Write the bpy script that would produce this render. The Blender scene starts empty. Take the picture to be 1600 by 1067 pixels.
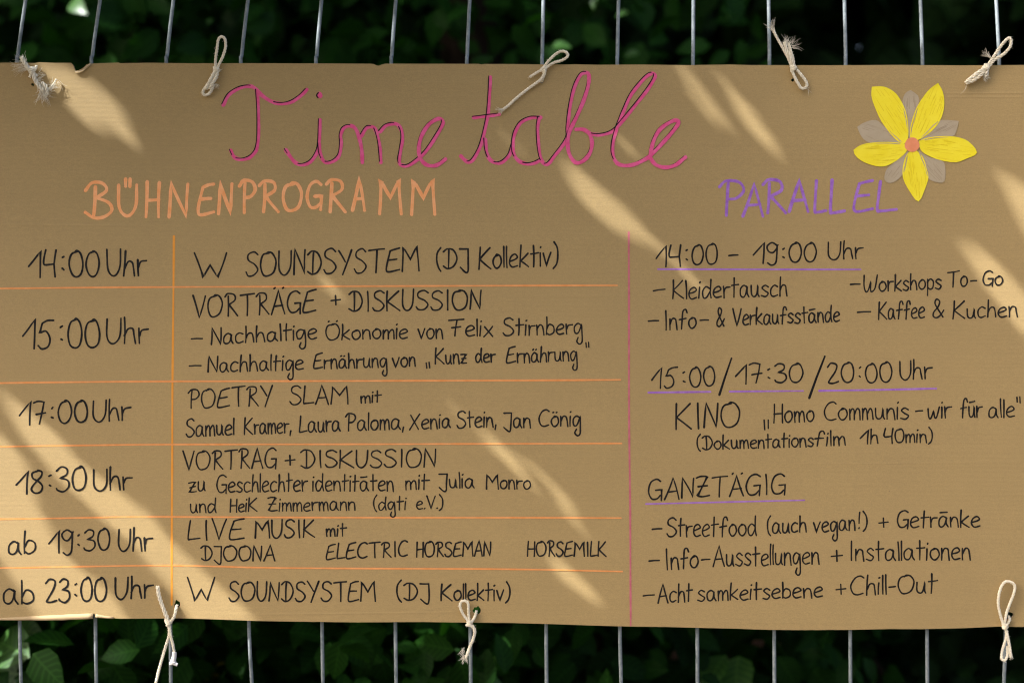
import bpy, bmesh, math, random
import numpy as np
from mathutils import Vector, Matrix
from mathutils.geometry import delaunay_2d_cdt

random.seed(7)
rng = np.random.default_rng(11)
sc = bpy.context.scene
col = sc.collection
R = math.radians

# ------------------------------------------------------------------ camera
S = 0.00085          # metres per photograph pixel on the face of the sign
ZC = 1.35            # height of the sign's middle
LENS = 60.0
DIST = 1600 * S * LENS / 36.0
cam_d = bpy.data.cameras.new('camera')
cam = bpy.data.objects.new('camera', cam_d)
col.objects.link(cam)
cam.location = (0, -DIST, ZC)
cam.rotation_euler = (R(90), 0, 0)
cam_d.lens = LENS
cam_d.sensor_width = 36
cam_d.clip_start = 0.05
cam_d.clip_end = 400
cam_d.dof.use_dof = True
cam_d.dof.focus_distance = DIST
cam_d.dof.aperture_fstop = 2.8
sc.camera = cam

# ------------------------------------------------------------------ sun, sky, exposure
SUN_D = Vector((0.667, 0.30, -0.68)).normalized()      # way the sunlight travels
el = math.asin(-SUN_D.z)
az = math.atan2(-SUN_D.x, -SUN_D.y)
w = bpy.data.worlds.new('World')
sc.world = w
w.use_nodes = True
nt = w.node_tree
sky = nt.nodes.new('ShaderNodeTexSky')
sky.sky_type = 'NISHITA'
sky.sun_disc = False
sky.sun_elevation = el
sky.sun_rotation = az % (2 * math.pi)
sky.air_density = 0.8
sky.dust_density = 6.0
sky.ozone_density = 0.3
bg = nt.nodes['Background']
nt.links.new(sky.outputs[0], bg.inputs[0])
bg.inputs[1].default_value = 0.15
sun_l = bpy.data.lights.new('sun', 'SUN')
sun_l.energy = 5.0
sun_l.angle = R(0.46)
sun_l.color = (1.0, 0.99, 0.98)
sun = bpy.data.objects.new('sun', sun_l)
col.objects.link(sun)
sun.rotation_euler = SUN_D.to_track_quat('-Z', 'Y').to_euler()
sun.location = (-4, -3, 6)
sc.view_settings.view_transform = 'Standard'
sc.view_settings.look = 'None'
sc.view_settings.gamma = 1.0
sc.view_settings.exposure = 1.0
sc.cycles.max_bounces = 8
sc.cycles.filter_width = 1.15

# ------------------------------------------------------------------ helpers
PULL = ((50, 132), (336, 118), (846, 128), (1239, 125), (1541, 121), (276, 945), (744, 953), (1577, 961))   # where the ties draw the card in
def warp(px, py):
    """gentle buckling of the cardboard, metres away from the viewer"""
    x, y = px / 1600.0, py / 1067.0
    return (0.0016 * math.sin(4.1 * x + 0.7) * math.cos(2.6 * y)
            + 0.0012 * math.sin(6.3 * y - 2.0 * x + 1.0)
            + 0.0010 * math.sin(8.2 * x + 2.2 * y)
            + sum(0.0013 * math.exp(-((px - hx) ** 2 + (py - hy) ** 2) / 1500.0) for hx, hy in PULL))

def P(px, py, lift=0.0):
    """point on the sign's face; lift is towards the viewer, metres"""
    return ((px - 800) * S, warp(px, py) - lift, ZC + (533.5 - py) * S)

def W(px, py, y):
    """point at depth y that stands behind photo position px, py"""
    k = (DIST + y) / DIST
    return ((px - 800) * S * k, y, ZC + (533.5 - py) * S * k)

def link_mesh(name, verts, faces, mats, parent=None, fmat=None, smooth=False):
    me = bpy.data.meshes.new(name)
    me.from_pydata([tuple(v) for v in verts], [], faces)
    for m in (mats if isinstance(mats, (list, tuple)) else [mats]):
        me.materials.append(m)
    if fmat is not None:
        me.polygons.foreach_set('material_index', fmat)
    if smooth:
        me.polygons.foreach_set('use_smooth', [True] * len(me.polygons))
    me.update()
    o = bpy.data.objects.new(name, me)
    col.objects.link(o)
    if parent is not None:
        o.parent = parent
        o.matrix_parent_inverse = parent.matrix_world.inverted()
    return o

def empty(name, loc, label=None, cat=None, group=None):
    o = bpy.data.objects.new(name, None)
    col.objects.link(o)
    o.location = loc
    o.empty_display_size = 0.05
    bpy.context.view_layer.update()
    tag(o, label, cat, group)
    return o

def tag(o, label=None, cat=None, group=None, kind=None):
    if label: o['label'] = label
    if cat: o['category'] = cat
    if group: o['group'] = group
    if kind: o['kind'] = kind
    return o

def mat(name, color, rough=0.6, spec=0.3):
    m = bpy.data.materials.new(name)
    m.use_nodes = True
    b = m.node_tree.nodes['Principled BSDF']
    b.inputs['Base Color'].default_value = (*color, 1)
    b.inputs['Roughness'].default_value = rough
    b.inputs['Specular IOR Level'].default_value = spec
    return m

def nodes(m):
    t = m.node_tree
    return t, t.nodes, t.links, t.nodes['Principled BSDF']

def noise(t, vec, scale, detail=3, rough=0.55, dist=0.0):
    n = t.nodes.new('ShaderNodeTexNoise')
    n.inputs['Scale'].default_value = scale
    n.inputs['Detail'].default_value = detail
    n.inputs['Roughness'].default_value = rough
    n.inputs['Distortion'].default_value = dist
    t.links.new(vec, n.inputs['Vector'])
    return n.outputs['Fac']

def mapping(t, scale):
    tc = t.nodes.new('ShaderNodeTexCoord')
    mp = t.nodes.new('ShaderNodeMapping')
    mp.inputs['Scale'].default_value = scale
    t.links.new(tc.outputs['Object'], mp.inputs['Vector'])
    return mp.outputs['Vector']

def ramp(t, fac, stops):
    r = t.nodes.new('ShaderNodeValToRGB')
    e = r.color_ramp.elements
    e[0].position, e[0].color = stops[0][0], (*stops[0][1], 1)
    e[1].position, e[1].color = stops[1][0], (*stops[1][1], 1)
    for p, c in stops[2:]:
        q = e.new(p); q.color = (*c, 1)
    t.links.new(fac, r.inputs[0])
    return r.outputs[0]

def mixc(t, a, b, fac, mode='MIX'):
    m = t.nodes.new('ShaderNodeMix')
    m.data_type = 'RGBA'
    m.blend_type = mode
    for s, v in ((6, a), (7, b)):
        if hasattr(v, 'is_linked') or hasattr(v, 'links'):
            t.links.new(v, m.inputs[s])
        else:
            m.inputs[s].default_value = (*v, 1)
    if hasattr(fac, 'links'):
        t.links.new(fac, m.inputs[0])
    else:
        m.inputs[0].default_value = fac
    return m.outputs[2]

def maths(t, op, a, b=None, clamp=False):
    n = t.nodes.new('ShaderNodeMath')
    n.operation = op
    n.use_clamp = clamp
    for i, v in enumerate((a, b)):
        if v is None: continue
        if hasattr(v, 'links'): t.links.new(v, n.inputs[i])
        else: n.inputs[i].default_value = v
    return n.outputs[0]

# ------------------------------------------------------------------ materials
CARD = (0.356, 0.239, 0.078)
def cardboard():
    m = mat('cardboard', CARD, 0.76, 0.8)
    t, N, L, b = nodes(m)
    v = mapping(t, (1, 1, 1))
    fib = mapping(t, (1, 1, 3.2))
    big = noise(t, v, 3.2, 4, 0.6)
    mid = noise(t, fib, 160, 3, 0.7)
    fine = noise(t, v, 900, 2, 0.6)
    c = ramp(t, big, [(0.3, tuple(x * 0.93 for x in CARD)), (0.7, tuple(x * 1.05 for x in CARD))])
    k = maths(t, 'ADD', maths(t, 'MULTIPLY', mid, 0.34), maths(t, 'MULTIPLY', fine, 0.60))
    k = maths(t, 'ADD', k, 0.53)
    grey = N.new('ShaderNodeCombineColor')
    for i in range(3): L.new(k, grey.inputs[i])
    c = mixc(t, c, grey.outputs[0], 1.0, 'MULTIPLY')
    # specks of darker and paler fibre in the recycled paper
    vo = N.new('ShaderNodeTexVoronoi')
    vo.inputs['Scale'].default_value = 38
    L.new(v, vo.inputs['Vector'])
    sp = maths(t, 'LESS_THAN', vo.outputs['Distance'], 0.022)
    pick = maths(t, 'LESS_THAN', noise(t, v, 21, 1), 0.44)
    c = mixc(t, c, (0.10, 0.065, 0.03), maths(t, 'MULTIPLY', maths(t, 'MULTIPLY', sp, pick), 0.65))
    vo2 = N.new('ShaderNodeTexVoronoi')
    vo2.inputs['Scale'].default_value = 55
    L.new(v, vo2.inputs['Vector'])
    sp2 = maths(t, 'LESS_THAN', vo2.outputs['Distance'], 0.026)
    pick2 = maths(t, 'GREATER_THAN', noise(t, v, 17, 1), 0.54)
    c = mixc(t, c, (0.52, 0.42, 0.26), maths(t, 'MULTIPLY', maths(t, 'MULTIPLY', sp2, pick2), 0.5))
    L.new(c, b.inputs['Base Color'])
    # faint horizontal flutes and paper tooth
    wv = N.new('ShaderNodeTexWave')
    wv.bands_direction = 'Z'
    wv.inputs['Scale'].default_value = 50
    wv.inputs['Distortion'].default_value = 1.2
    wv.inputs['Detail'].default_value = 1
    wv.inputs['Detail Scale'].default_value = 0.6
    L.new(v, wv.inputs['Vector'])
    h = maths(t, 'ADD', maths(t, 'MULTIPLY', wv.outputs['Fac'], 0.28), maths(t, 'MULTIPLY', mid, 0.9))
    h = maths(t, 'ADD', h, maths(t, 'MULTIPLY', fine, 0.5))
    px_ = N.new('ShaderNodeSeparateXYZ'); L.new(v, px_.inputs[0])
    for cx0, cx1, cy, sl, amp in ((1465, 1640, 146, .004, 3.0), (1455, 1620, 152, .0, 2.2), (330, 860, 957, .012, 1.6), (-40, 250, 352, -.01, 1.2), (1180, 1560, 724, .006, 1.0)):
        z0 = ZC + (533.5 - cy) * S
        d = maths(t, 'SUBTRACT', px_.outputs[2], maths(t, 'ADD', maths(t, 'MULTIPLY', px_.outputs[0], sl), z0 - sl * ((cx0 + cx1) / 2 - 800) * S))
        g_ = maths(t, 'POWER', 2.718, maths(t, 'MULTIPLY', maths(t, 'MULTIPLY', d, d), -1 / 0.0013 ** 2))
        ex = maths(t, 'DIVIDE', maths(t, 'SUBTRACT', px_.outputs[0], ((cx0 + cx1) / 2 - 800) * S), (cx1 - cx0) / 2 * S)
        mk = maths(t, 'SUBTRACT', 1.0, maths(t, 'MULTIPLY', ex, ex), clamp=True)
        h = maths(t, 'ADD', h, maths(t, 'MULTIPLY', maths(t, 'MULTIPLY', g_, mk), amp))
    crease = noise(t, mapping(t, (0.7, 1, 11)), 3.1, 3, 0.5)
    h = maths(t, 'ADD', h, maths(t, 'MULTIPLY', crease, 5.0))
    h = maths(t, 'ADD', h, maths(t, 'MULTIPLY', noise(t, v, 24, 3, 0.6), 1.6))
    bp = N.new('ShaderNodeBump')
    bp.inputs['Strength'].default_value = 0.22
    bp.inputs['Distance'].default_value = 0.0005
    L.new(h, bp.inputs['Height'])
    L.new(bp.outputs[0], b.inputs['Normal'])
    b.inputs['Sheen Weight'].default_value = 0.8
    b.inputs['Sheen Roughness'].default_value = 0.5
    b.inputs['Sheen Tint'].default_value = (1, 0.97, 0.93, 1)
    return m

def card_edge():
    m = mat('cardboard_edge', (0.45, 0.34, 0.2), 0.8, 0.1)
    t, N, L, b = nodes(m)
    v = mapping(t, (1, 1, 1))
    L.new(ramp(t, noise(t, v, 260, 3), [(0.35, (0.2, 0.13, 0.06)), (0.65, (0.52, 0.4, 0.25))]), b.inputs['Base Color'])
    return m

def ink(name, c1, c2, rough=0.55, scale=90):
    """felt-pen ink: streaks of thinner and thicker colour"""
    m = mat(name, c1, rough, 0.14)
    t, N, L, b = nodes(m)
    v = mapping(t, (1, 1, 1))
    f = maths(t, 'ADD', maths(t, 'MULTIPLY', noise(t, v, scale, 2), 0.7), maths(t, 'MULTIPLY', noise(t, v, 700, 2), 0.3))
    L.new(ramp(t, f, [(0.36, c1), (0.64, c2)]), b.inputs['Base Color'])
    return m

M_CARD = cardboard()
M_LIP = mat('paper_fibre', (0.44, 0.325, 0.18), 0.8, 0.1)
M_EDGE = card_edge()
M_BLACK = ink('black_marker', (0.005, 0.005, 0.006), (0.02, 0.019, 0.017), 0.5)
M_PINK = ink('pink_marker', (0.72, 0.08, 0.23), (0.8, 0.14, 0.32))
M_DPINK = ink('rose_marker', (0.47, 0.115, 0.15), (0.55, 0.165, 0.2))
M_PLUM = ink('dark_plum_pen', (0.008, 0.005, 0.007), (0.014, 0.007, 0.01))
M_ORANGE = ink('salmon_marker', (0.88, 0.36, 0.13), (0.94, 0.47, 0.22))
M_LINE = ink('orange_marker', (0.74, 0.28, 0.08), (0.82, 0.36, 0.13))
M_AMBER = ink('amber_marker', (0.74, 0.29, 0.035), (0.8, 0.34, 0.055))
M_PURPLE = ink('violet_marker', (0.28, 0.11, 0.47), (0.4, 0.2, 0.6))
M_YELLOW = ink('yellow_marker', (0.88, 0.73, 0.024), (0.93, 0.8, 0.05), 0.5, 40)
M_YSTREAK = ink('thin_yellow_marker', (0.74, 0.565, 0.016), (0.84, 0.67, 0.02), 0.5, 60)
M_GREY = ink('taupe_marker', (0.42, 0.345, 0.235), (0.47, 0.39, 0.275), 0.6, 40)
M_GSTREAK = ink('thin_taupe_marker', (0.33, 0.26, 0.165), (0.38, 0.305, 0.2), 0.6, 60)
M_PEACH = ink('peach_marker', (0.76, 0.27, 0.13), (0.82, 0.31, 0.16))

def twine_mat(name, c1, c2):
    m = mat(name, c1, 0.85, 0.15)
    t, N, L, b = nodes(m)
    v = mapping(t, (1, 1, 1))
    L.new(ramp(t, noise(t, v, 420, 3), [(0.3, c1), (0.7, c2)]), b.inputs['Base Color'])
    bp = N.new('ShaderNodeBump')
    bp.inputs['Strength'].default_value = 0.5
    bp.inputs['Distance'].default_value = 0.0006
    L.new(noise(t, v, 1500, 2), bp.inputs['Height'])
    L.new(bp.outputs[0], b.inputs['Normal'])
    b.inputs['Sheen Weight'].default_value = 0.2
    return m
M_TWINE = twine_mat('sisal_twine', (0.76, 0.68, 0.50), (0.92, 0.87, 0.71))
M_FIBRE = twine_mat('sisal_fibre', (0.70, 0.64, 0.49), (0.84, 0.80, 0.68))
M_TAPE = twine_mat('white_tape', (0.72, 0.70, 0.66), (0.8, 0.78, 0.75))

def galvanised():
    m = mat('galvanised_wire', (0.33, 0.37, 0.40), 0.42, 0.12)
    t, N, L, b = nodes(m)
    v = mapping(t, (1, 1, 0.6))
    L.new(ramp(t, noise(t, v, 130, 4, 0.65), [(0.32, (0.14, 0.17, 0.178)), (0.68, (0.30, 0.34, 0.35))]), b.inputs['Base Color'])
    b.inputs['Metallic'].default_value = 0.0
    L.new(ramp(t, noise(t, v, 60, 3), [(0.3, (0.45,) * 3), (0.7, (0.75,) * 3)]), b.inputs['Roughness'])
    return m
M_ZINC = galvanised()

def leaf_mat(name, c1, c2, rough=0.4, trans=0.25, spec=0.5):
    m = mat(name, c1, rough, spec)
    t, N, L, b = nodes(m)
    v = mapping(t, (1, 1, 1))
    gi = N.new('ShaderNodeNewGeometry')
    per = gi.outputs['Random Per Island']
    f = maths(t, 'ADD', maths(t, 'MULTIPLY', noise(t, v, 9, 3), 0.5), maths(t, 'MULTIPLY', per, 0.5))
    c = ramp(t, f, [(0.2, c1), (0.8, c2)])
    at = N.new('ShaderNodeAttribute'); at.attribute_name = 'blade'
    sx = N.new('ShaderNodeSeparateXYZ'); L.new(at.outputs['Vector'], sx.inputs[0])
    side = maths(t, 'ABSOLUTE', sx.outputs[0])
    ph = maths(t, 'MULTIPLY', maths(t, 'SUBTRACT', sx.outputs[1], maths(t, 'MULTIPLY', side, 0.22)), 46.0)
    vein = maths(t, 'MULTIPLY', maths(t, 'SINE', ph), 0.5)
    vein = maths(t, 'ADD', maths(t, 'POWER', maths(t, 'ADD', vein, 0.5), 5.0), maths(t, 'LESS_THAN', side, 0.07), clamp=True)
    c = mixc(t, c, mixc(t, c, (1.9, 1.7, 1.6), 1.0, 'MULTIPLY'), vein)
    L.new(c, b.inputs['Base Color'])
    tr = N.new('ShaderNodeBsdfTranslucent')
    bright = mixc(t, c, (1.6, 1.9, 0.5), 1.0, 'MULTIPLY')
    L.new(bright, tr.inputs['Color'])
    mx = N.new('ShaderNodeMixShader')
    mx.inputs[0].default_value = trans
    L.new(b.outputs[0], mx.inputs[1])
    L.new(tr.outputs[0], mx.inputs[2])
    L.new(mx.outputs[0], N['Material Output'].inputs[0])
    return m
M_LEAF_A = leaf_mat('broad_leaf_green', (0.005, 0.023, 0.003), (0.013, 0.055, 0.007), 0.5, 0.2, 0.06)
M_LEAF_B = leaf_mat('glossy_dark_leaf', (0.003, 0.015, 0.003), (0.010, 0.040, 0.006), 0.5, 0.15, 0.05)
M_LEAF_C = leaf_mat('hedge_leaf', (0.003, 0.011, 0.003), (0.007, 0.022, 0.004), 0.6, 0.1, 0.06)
M_LEAF_T = leaf_mat('tree_leaf', (0.035, 0.075, 0.015), (0.07, 0.12, 0.025), 0.45, 0.2)
M_LEAF_L = leaf_mat('painted_sunlit_leaf', (0.035, 0.10, 0.02), (0.06, 0.16, 0.035), 0.35, 0.35, 0.5)  # brightened leaf green, sunlight on single leaves put into the colour
M_LEAF_DRY = leaf_mat('dry_leaf', (0.16, 0.075, 0.035), (0.26, 0.13, 0.07), 0.6, 0.15)
M_LEAF_Y = leaf_mat('yellowed_leaf', (0.20, 0.17, 0.008), (0.30, 0.24, 0.012), 0.5, 0.2)

def bark():
    m = mat('bark', (0.05, 0.035, 0.022), 0.9, 0.1)
    t, N, L, b = nodes(m)
    v = mapping(t, (1, 1, 0.25))
    n = noise(t, v, 26, 5, 0.65)
    L.new(ramp(t, n, [(0.35, (0.010, 0.007, 0.005)), (0.7, (0.04, 0.028, 0.018))]), b.inputs['Base Color'])
    bp = N.new('ShaderNodeBump')
    bp.inputs['Distance'].default_value = 0.012
    L.new(n, bp.inputs['Height'])
    L.new(bp.outputs[0], b.inputs['Normal'])
    return m
M_BARK = bark()

def soil():
    m = mat('woodland_soil', (0.06, 0.045, 0.03), 0.95, 0.05)
    t, N, L, b = nodes(m)
    v = mapping(t, (1, 1, 1))
    n = noise(t, v, 2.2, 6, 0.7)
    n2 = noise(t, v, 28, 4, 0.7)
    c = ramp(t, n, [(0.35, (0.045, 0.032, 0.02)), (0.65, (0.11, 0.085, 0.055))])
    c = mixc(t, c, ramp(t, n2, [(0.4, (0.02, 0.03, 0.01)), (0.62, (0.14, 0.10, 0.06))]), 0.5)
    L.new(c, b.inputs['Base Color'])
    bp = N.new('ShaderNodeBump')
    bp.inputs['Distance'].default_value = 0.03
    L.new(n2, bp.inputs['Height'])
    L.new(bp.outputs[0], b.inputs['Normal'])
    return m
M_SOIL = soil()

# ------------------------------------------------------------------ ground
gv, gf = [], []
n = 40
for j in range(n + 1):
    for i in range(n + 1):
        u, v_ = i / n * 2 - 1, j / n * 2 - 1
        x = math.copysign(abs(u) ** 3 * 150, u); y = math.copysign(abs(v_) ** 3 * 150, v_)
        gv.append((x, y, 0.02 * math.sin(x * 1.7 + y) + 0.02 * math.sin(y * 2.3) - 0.02))
for j in range(n):
    for i in range(n):
        a = j * (n + 1) + i
        gf.append((a, a + 1, a + n + 2, a + n + 1))
tag(link_mesh('ground', gv, gf, M_SOIL, smooth=True), kind='structure')

pm = mat('bounce_gravel', (0.34, 0.28, 0.2), 0.95, 0.05)  # unseen gravel strip before the fence, added to bounce warm light onto the sign
t, N, L, b = nodes(pm)
v = mapping(t, (1, 1, 1))
L.new(ramp(t, noise(t, v, 60, 5, 0.7), [(0.3, (0.06, 0.048, 0.034)), (0.7, (0.11, 0.09, 0.065))]), b.inputs['Base Color'])
pv = [(x, y, 0.045) for y in (-4.6, -.35) for x in np.linspace(-30, 30, 31)]
tag(link_mesh('path', pv, [(i, i + 1, i + 32, i + 31) for i in range(30)], pm), kind='structure')

# ------------------------------------------------------------------ tubes
def catmull(pts, seg=6):
    pts = [Vector(p) for p in pts]
    if len(pts) < 3:
        a, b = pts[0], pts[-1]
        return [a.lerp(b, i / seg) for i in range(seg + 1)]
    q = [pts[0] * 2 - pts[1]] + pts + [pts[-1] * 2 - pts[-2]]
    out = []
    for i in range(1, len(q) - 2):
        p0, p1, p2, p3 = q[i - 1], q[i], q[i + 1], q[i + 2]
        for k in range(seg):
            t = k / seg
            out.append(0.5 * ((2 * p1) + (p2 - p0) * t + (2 * p0 - 5 * p1 + 4 * p2 - p3) * t * t
                              + (3 * p1 - p0 - 3 * p2 + p3) * t * t * t))
    out.append(pts[-1])
    return out

def frames(path):
    T = []
    for i in range(len(path)):
        a = path[max(i - 1, 0)]; b = path[min(i + 1, len(path) - 1)]
        d = b - a
        T.append(d.normalized() if d.length > 1e-9 else Vector((0, 0, 1)))
    n = T[0].orthogonal().normalized()
    out = []
    for t in T:
        n = n - t * n.dot(t)
        n = n.normalized() if n.length > 1e-6 else t.orthogonal().normalized()
        out.append((t, n, t.cross(n)))
    return out

class MB:
    def __init__(s): s.v, s.f, s.m = [], [], []
    def tube(s, path, r, sides=6, mi=0, cap=True):
        path = [Vector(p) for p in path]
        fr = frames(path)
        b0 = len(s.v)
        for i, (p, (t, n, b)) in enumerate(zip(path, fr)):
            rr = r(i / (len(path) - 1)) if callable(r) else r
            for k in range(sides):
                a = 2 * math.pi * k / sides
                s.v.append(p + n * (rr * math.cos(a)) + b * (rr * math.sin(a)))
        for i in range(len(path) - 1):
            for k in range(sides):
                k2 = (k + 1) % sides
                s.f.append((b0 + i * sides + k, b0 + i * sides + k2, b0 + (i + 1) * sides + k2, b0 + (i + 1) * sides + k)); s.m.append(mi)
        if cap:
            s.f.append(tuple(b0 + k for k in range(sides))[::-1]); s.m.append(mi)
            e = b0 + (len(path) - 1) * sides
            s.f.append(tuple(e + k for k in range(sides))); s.m.append(mi)
    def rope(s, path, r, pitch=5.5, mi=0, strands=3):
        """three strands laid round each other"""
        path = resample(path, r * 0.7)
        fr = frames(path)
        for k in range(strands):
            pts, d = [], 0
            for i, (p, (t, n, b)) in enumerate(zip(path, fr)):
                if i: d += (path[i] - path[i - 1]).length
                a = 2 * math.pi * (k / strands + d / (pitch * r * 1.2))
                pts.append(p + (n * math.cos(a) + b * math.sin(a)) * r * 0.62)
            s.tube(pts, lambda u, q=random.uniform(0, 6): r * 0.52 * (1 + 0.1 * math.sin(u * 23 + q)), 6, mi)
    def build(s, name, mats, parent=None, smooth=True):
        return link_mesh(name, s.v, s.f, mats, parent, s.m, smooth)

def resample(path, step):
    path = [Vector(p) for p in path]
    out = [path[0]]; acc = 0
    for a, b in zip(path, path[1:]):
        L_ = (b - a).length
        d = step - acc
        while d <= L_:
            out.append(a.lerp(b, d / L_)); d += step
        acc = L_ - (d - step)
    if (out[-1] - path[-1]).length > step * 0.3: out.append(path[-1])
    return out

# ------------------------------------------------------------------ cardboard sign
sign = empty('cardboard_sign', (0, 0, ZC - 0.38),
             'long brown cardboard sign hand lettered as an event timetable, tied across the wire fence', 'sign')

top_edge = [(-235, 97), (-160, 98.5), (-80, 97.5), (0, 98), (30, 97.6), (53, 98.2), (60, 97), (85, 98), (110, 98), (113, 101), (115, 106), (117, 110.5),
            (122, 109.5), (126, 107.5), (130, 105), (134, 100.6), (139, 99.3), (160, 98.4), (184, 97.6), (187, 98.6), (230, 97.8), (300, 98.6), (400, 98.6), (470, 98.9), (520, 99.2),
            (578, 99.6), (584, 100.2), (588, 102.3), (592, 102.8), (596, 101), (602, 99.6), (660, 99.8), (748, 100.1), (752, 101), (757, 100.3), (800, 100.4),
            (860, 101.2), (900, 101), (935, 101.8), (1000, 101.4), (1075, 102.4), (1140, 101.4), (1170, 102.2), (1200, 102.2), (1300, 102.6), (1400, 102), (1500, 102.7), (1600, 102.2), (1690, 103), (1765, 102)]
bot_edge = [(1762, 976), (1700, 977), (1600, 979), (1560, 978.5), (1500, 981), (1440, 982.4), (1390, 982.2), (1330, 983.6), (1250, 984), (1200, 983.6), (1150, 981.8), (1090, 980.4), (1040, 979), (985, 978.4),
            (930, 976.8), (870, 974.6), (800, 972.6), (730, 972), (660, 970.8), (560, 971.4), (480, 970.4), (400, 969.2), (330, 966.6), (280, 965.4), (240, 965.8), (190, 966), (166, 965),
            (152, 963.2), (147, 958), (144, 959), (110, 963.5), (60, 966), (0, 967), (-60, 968), (-140, 966.5), (-232, 968)]
outline = top_edge + bot_edge
def ragged(cx, cy, r, n=11, seed=0):
    rd = random.Random(seed)
    return [(cx + r * rd.uniform(0.55, 1.25) * math.cos(6.283 * k / n), cy + r * rd.uniform(0.55, 1.25) * math.sin(6.283 * k / n)) for k in range(n)]
holes = [ragged(50, 132, 2.7, seed=1), ragged(336, 118, 2.4, seed=9), ragged(846.5, 128, 3.0, seed=2), ragged(1239, 125.5, 2.8, seed=3), ragged(1541, 121, 2.4, seed=8),
         ragged(277, 943.5, 6.2, seed=4), ragged(745, 952.5, 6.2, seed=5), ragged(1577.5, 961, 6.2, seed=6)]

def inside(p, poly):
    x, y = p; c = False; j = len(poly) - 1
    for i in range(len(poly)):
        xi, yi = poly[i]; xj, yj = poly[j]
        if (yi > y) != (yj > y) and x < (xj - xi) * (y - yi) / (yj - yi) + xi: c = not c
        j = i
    return c

def board():
    V, E = [], []
    def loop(poly):
        b0 = len(V)
        V.extend(Vector(p) for p in poly)
        E.extend((b0 + i, b0 + (i + 1) % len(poly)) for i in range(len(poly)))
    loop(outline)
    for h in holes: loop(h)
    for gx in range(-215, 1750, 20):
        for gy in range(118, 955, 20):
            if all((gx - h[0][0]) ** 2 + (gy - h[0][1]) ** 2 > 200 for h in holes): V.append(Vector((gx, gy)))
    vv, ee, ff, *_ = delaunay_2d_cdt(V, E, [], 0, 1e-4)
    tris = []
    for f in ff:
        c = (sum(vv[i].x for i in f) / 3, sum(vv[i].y for i in f) / 3)
        if inside(c, outline) and not any(inside(c, h) for h in holes): tris.append(tuple(f))
    front = [P(p.x, p.y) for p in vv]
    n = len(front)
    verts = front + [(x, y + 0.004, z) for x, y, z in front]
    faces, fm, sm = [], [], []
    cnt = {}
    for t in tris:
        a, b, c = (vv[i] for i in t)
        ccw = (b - a).cross(c - a) > 0
        t = t if ccw else t[::-1]          # px y runs down, so this faces the viewer
        faces.append(t); fm.append(0); sm.append(True)
        faces.append(tuple(i + n for i in t[::-1])); fm.append(0); sm.append(True)
        for e in ((t[0], t[1]), (t[1], t[2]), (t[2], t[0])): cnt[e] = 1
    for (a, b) in list(cnt):
        if (b, a) not in cnt:
            k = len(verts)
            verts += [verts[a], verts[b], verts[b + n], verts[a + n]]
            faces.append((k + 3, k + 2, k + 1, k)); fm.append(1); sm.append(False)
    o = link_mesh('board', verts, faces, [M_CARD, M_EDGE], sign, fm)
    o.data.polygons.foreach_set('use_smooth', sm)
    bm = bmesh.new(); bm.from_mesh(o.data)
    lay = [f for f in bm.faces]
    bm.normal_update()
    bm.to_mesh(o.data); bm.free()
    return o
board()

# torn paper along the bottom left edge and at the top notch
def strip(name, rows, m, label=None):
    """rows: list of polylines of (px, py, lift)"""
    v, f = [], []
    for r in rows: v += [P(x, y, l) for x, y, l in r]
    w_ = len(rows[0])
    for j in range(len(rows) - 1):
        for i in range(w_ - 1):
            a = j * w_ + i
            f.append((a, a + 1, a + w_ + 1, a + w_))
    o = link_mesh(name, v, f, m, sign, smooth=True)
    sol = o.modifiers.new('thick', 'SOLIDIFY'); sol.thickness = 0.0006; sol.offset = 0
    if label: o['label'] = label
    return o
xs = [-232, -170, -110, -60, -20, 10, 30, 46, 60, 75, 88, 98, 108, 118, 128, 138, 146]
rd = random.Random(3)
up, lo, lo2 = [], [], []
for x in xs:
    k = max(0, min(1, (x + 30) / 176))
    y = 966.2 - 9.0 * k + rd.uniform(-.4, .4)
    e = 967.8 - 3.0 * max(0, (x - 96) / 50) + rd.uniform(-.3, .3)
    up.append((x, y, .0007)); lo.append((x, max(e, y + 1.2), .0018 + .0014 * k)); lo2.append((x, max(e, y + 1.2) + .8, .0004))
strip('torn_edge', [up, lo, lo2], M_LIP, 'pale torn lip along the bottom left edge')
xs = [150, 154, 159, 164, 170, 178]
strip('torn_edge', [[(x, 958.5 + i * .9, 0.0008) for i, x in enumerate(xs)], [(x, 962.6 + i * .55, 0.0035 - i * .0004) for i, x in enumerate(xs)],
                    [(x, 964.2 + i * .3, 0.0012) for i, x in enumerate(xs)]], M_LIP)
strip('torn_flap', [[(116, 111, .0005), (122, 111.5, .0006), (128, 109.5, .0006), (134, 103, .0005), (140, 99.8, .0005)],
                    [(118, 114.5, .0020), (124, 114.6, .0028), (130, 112.2, .0028), (136, 106, .0022), (143, 100.2, .0006)]], M_CARD)

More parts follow.
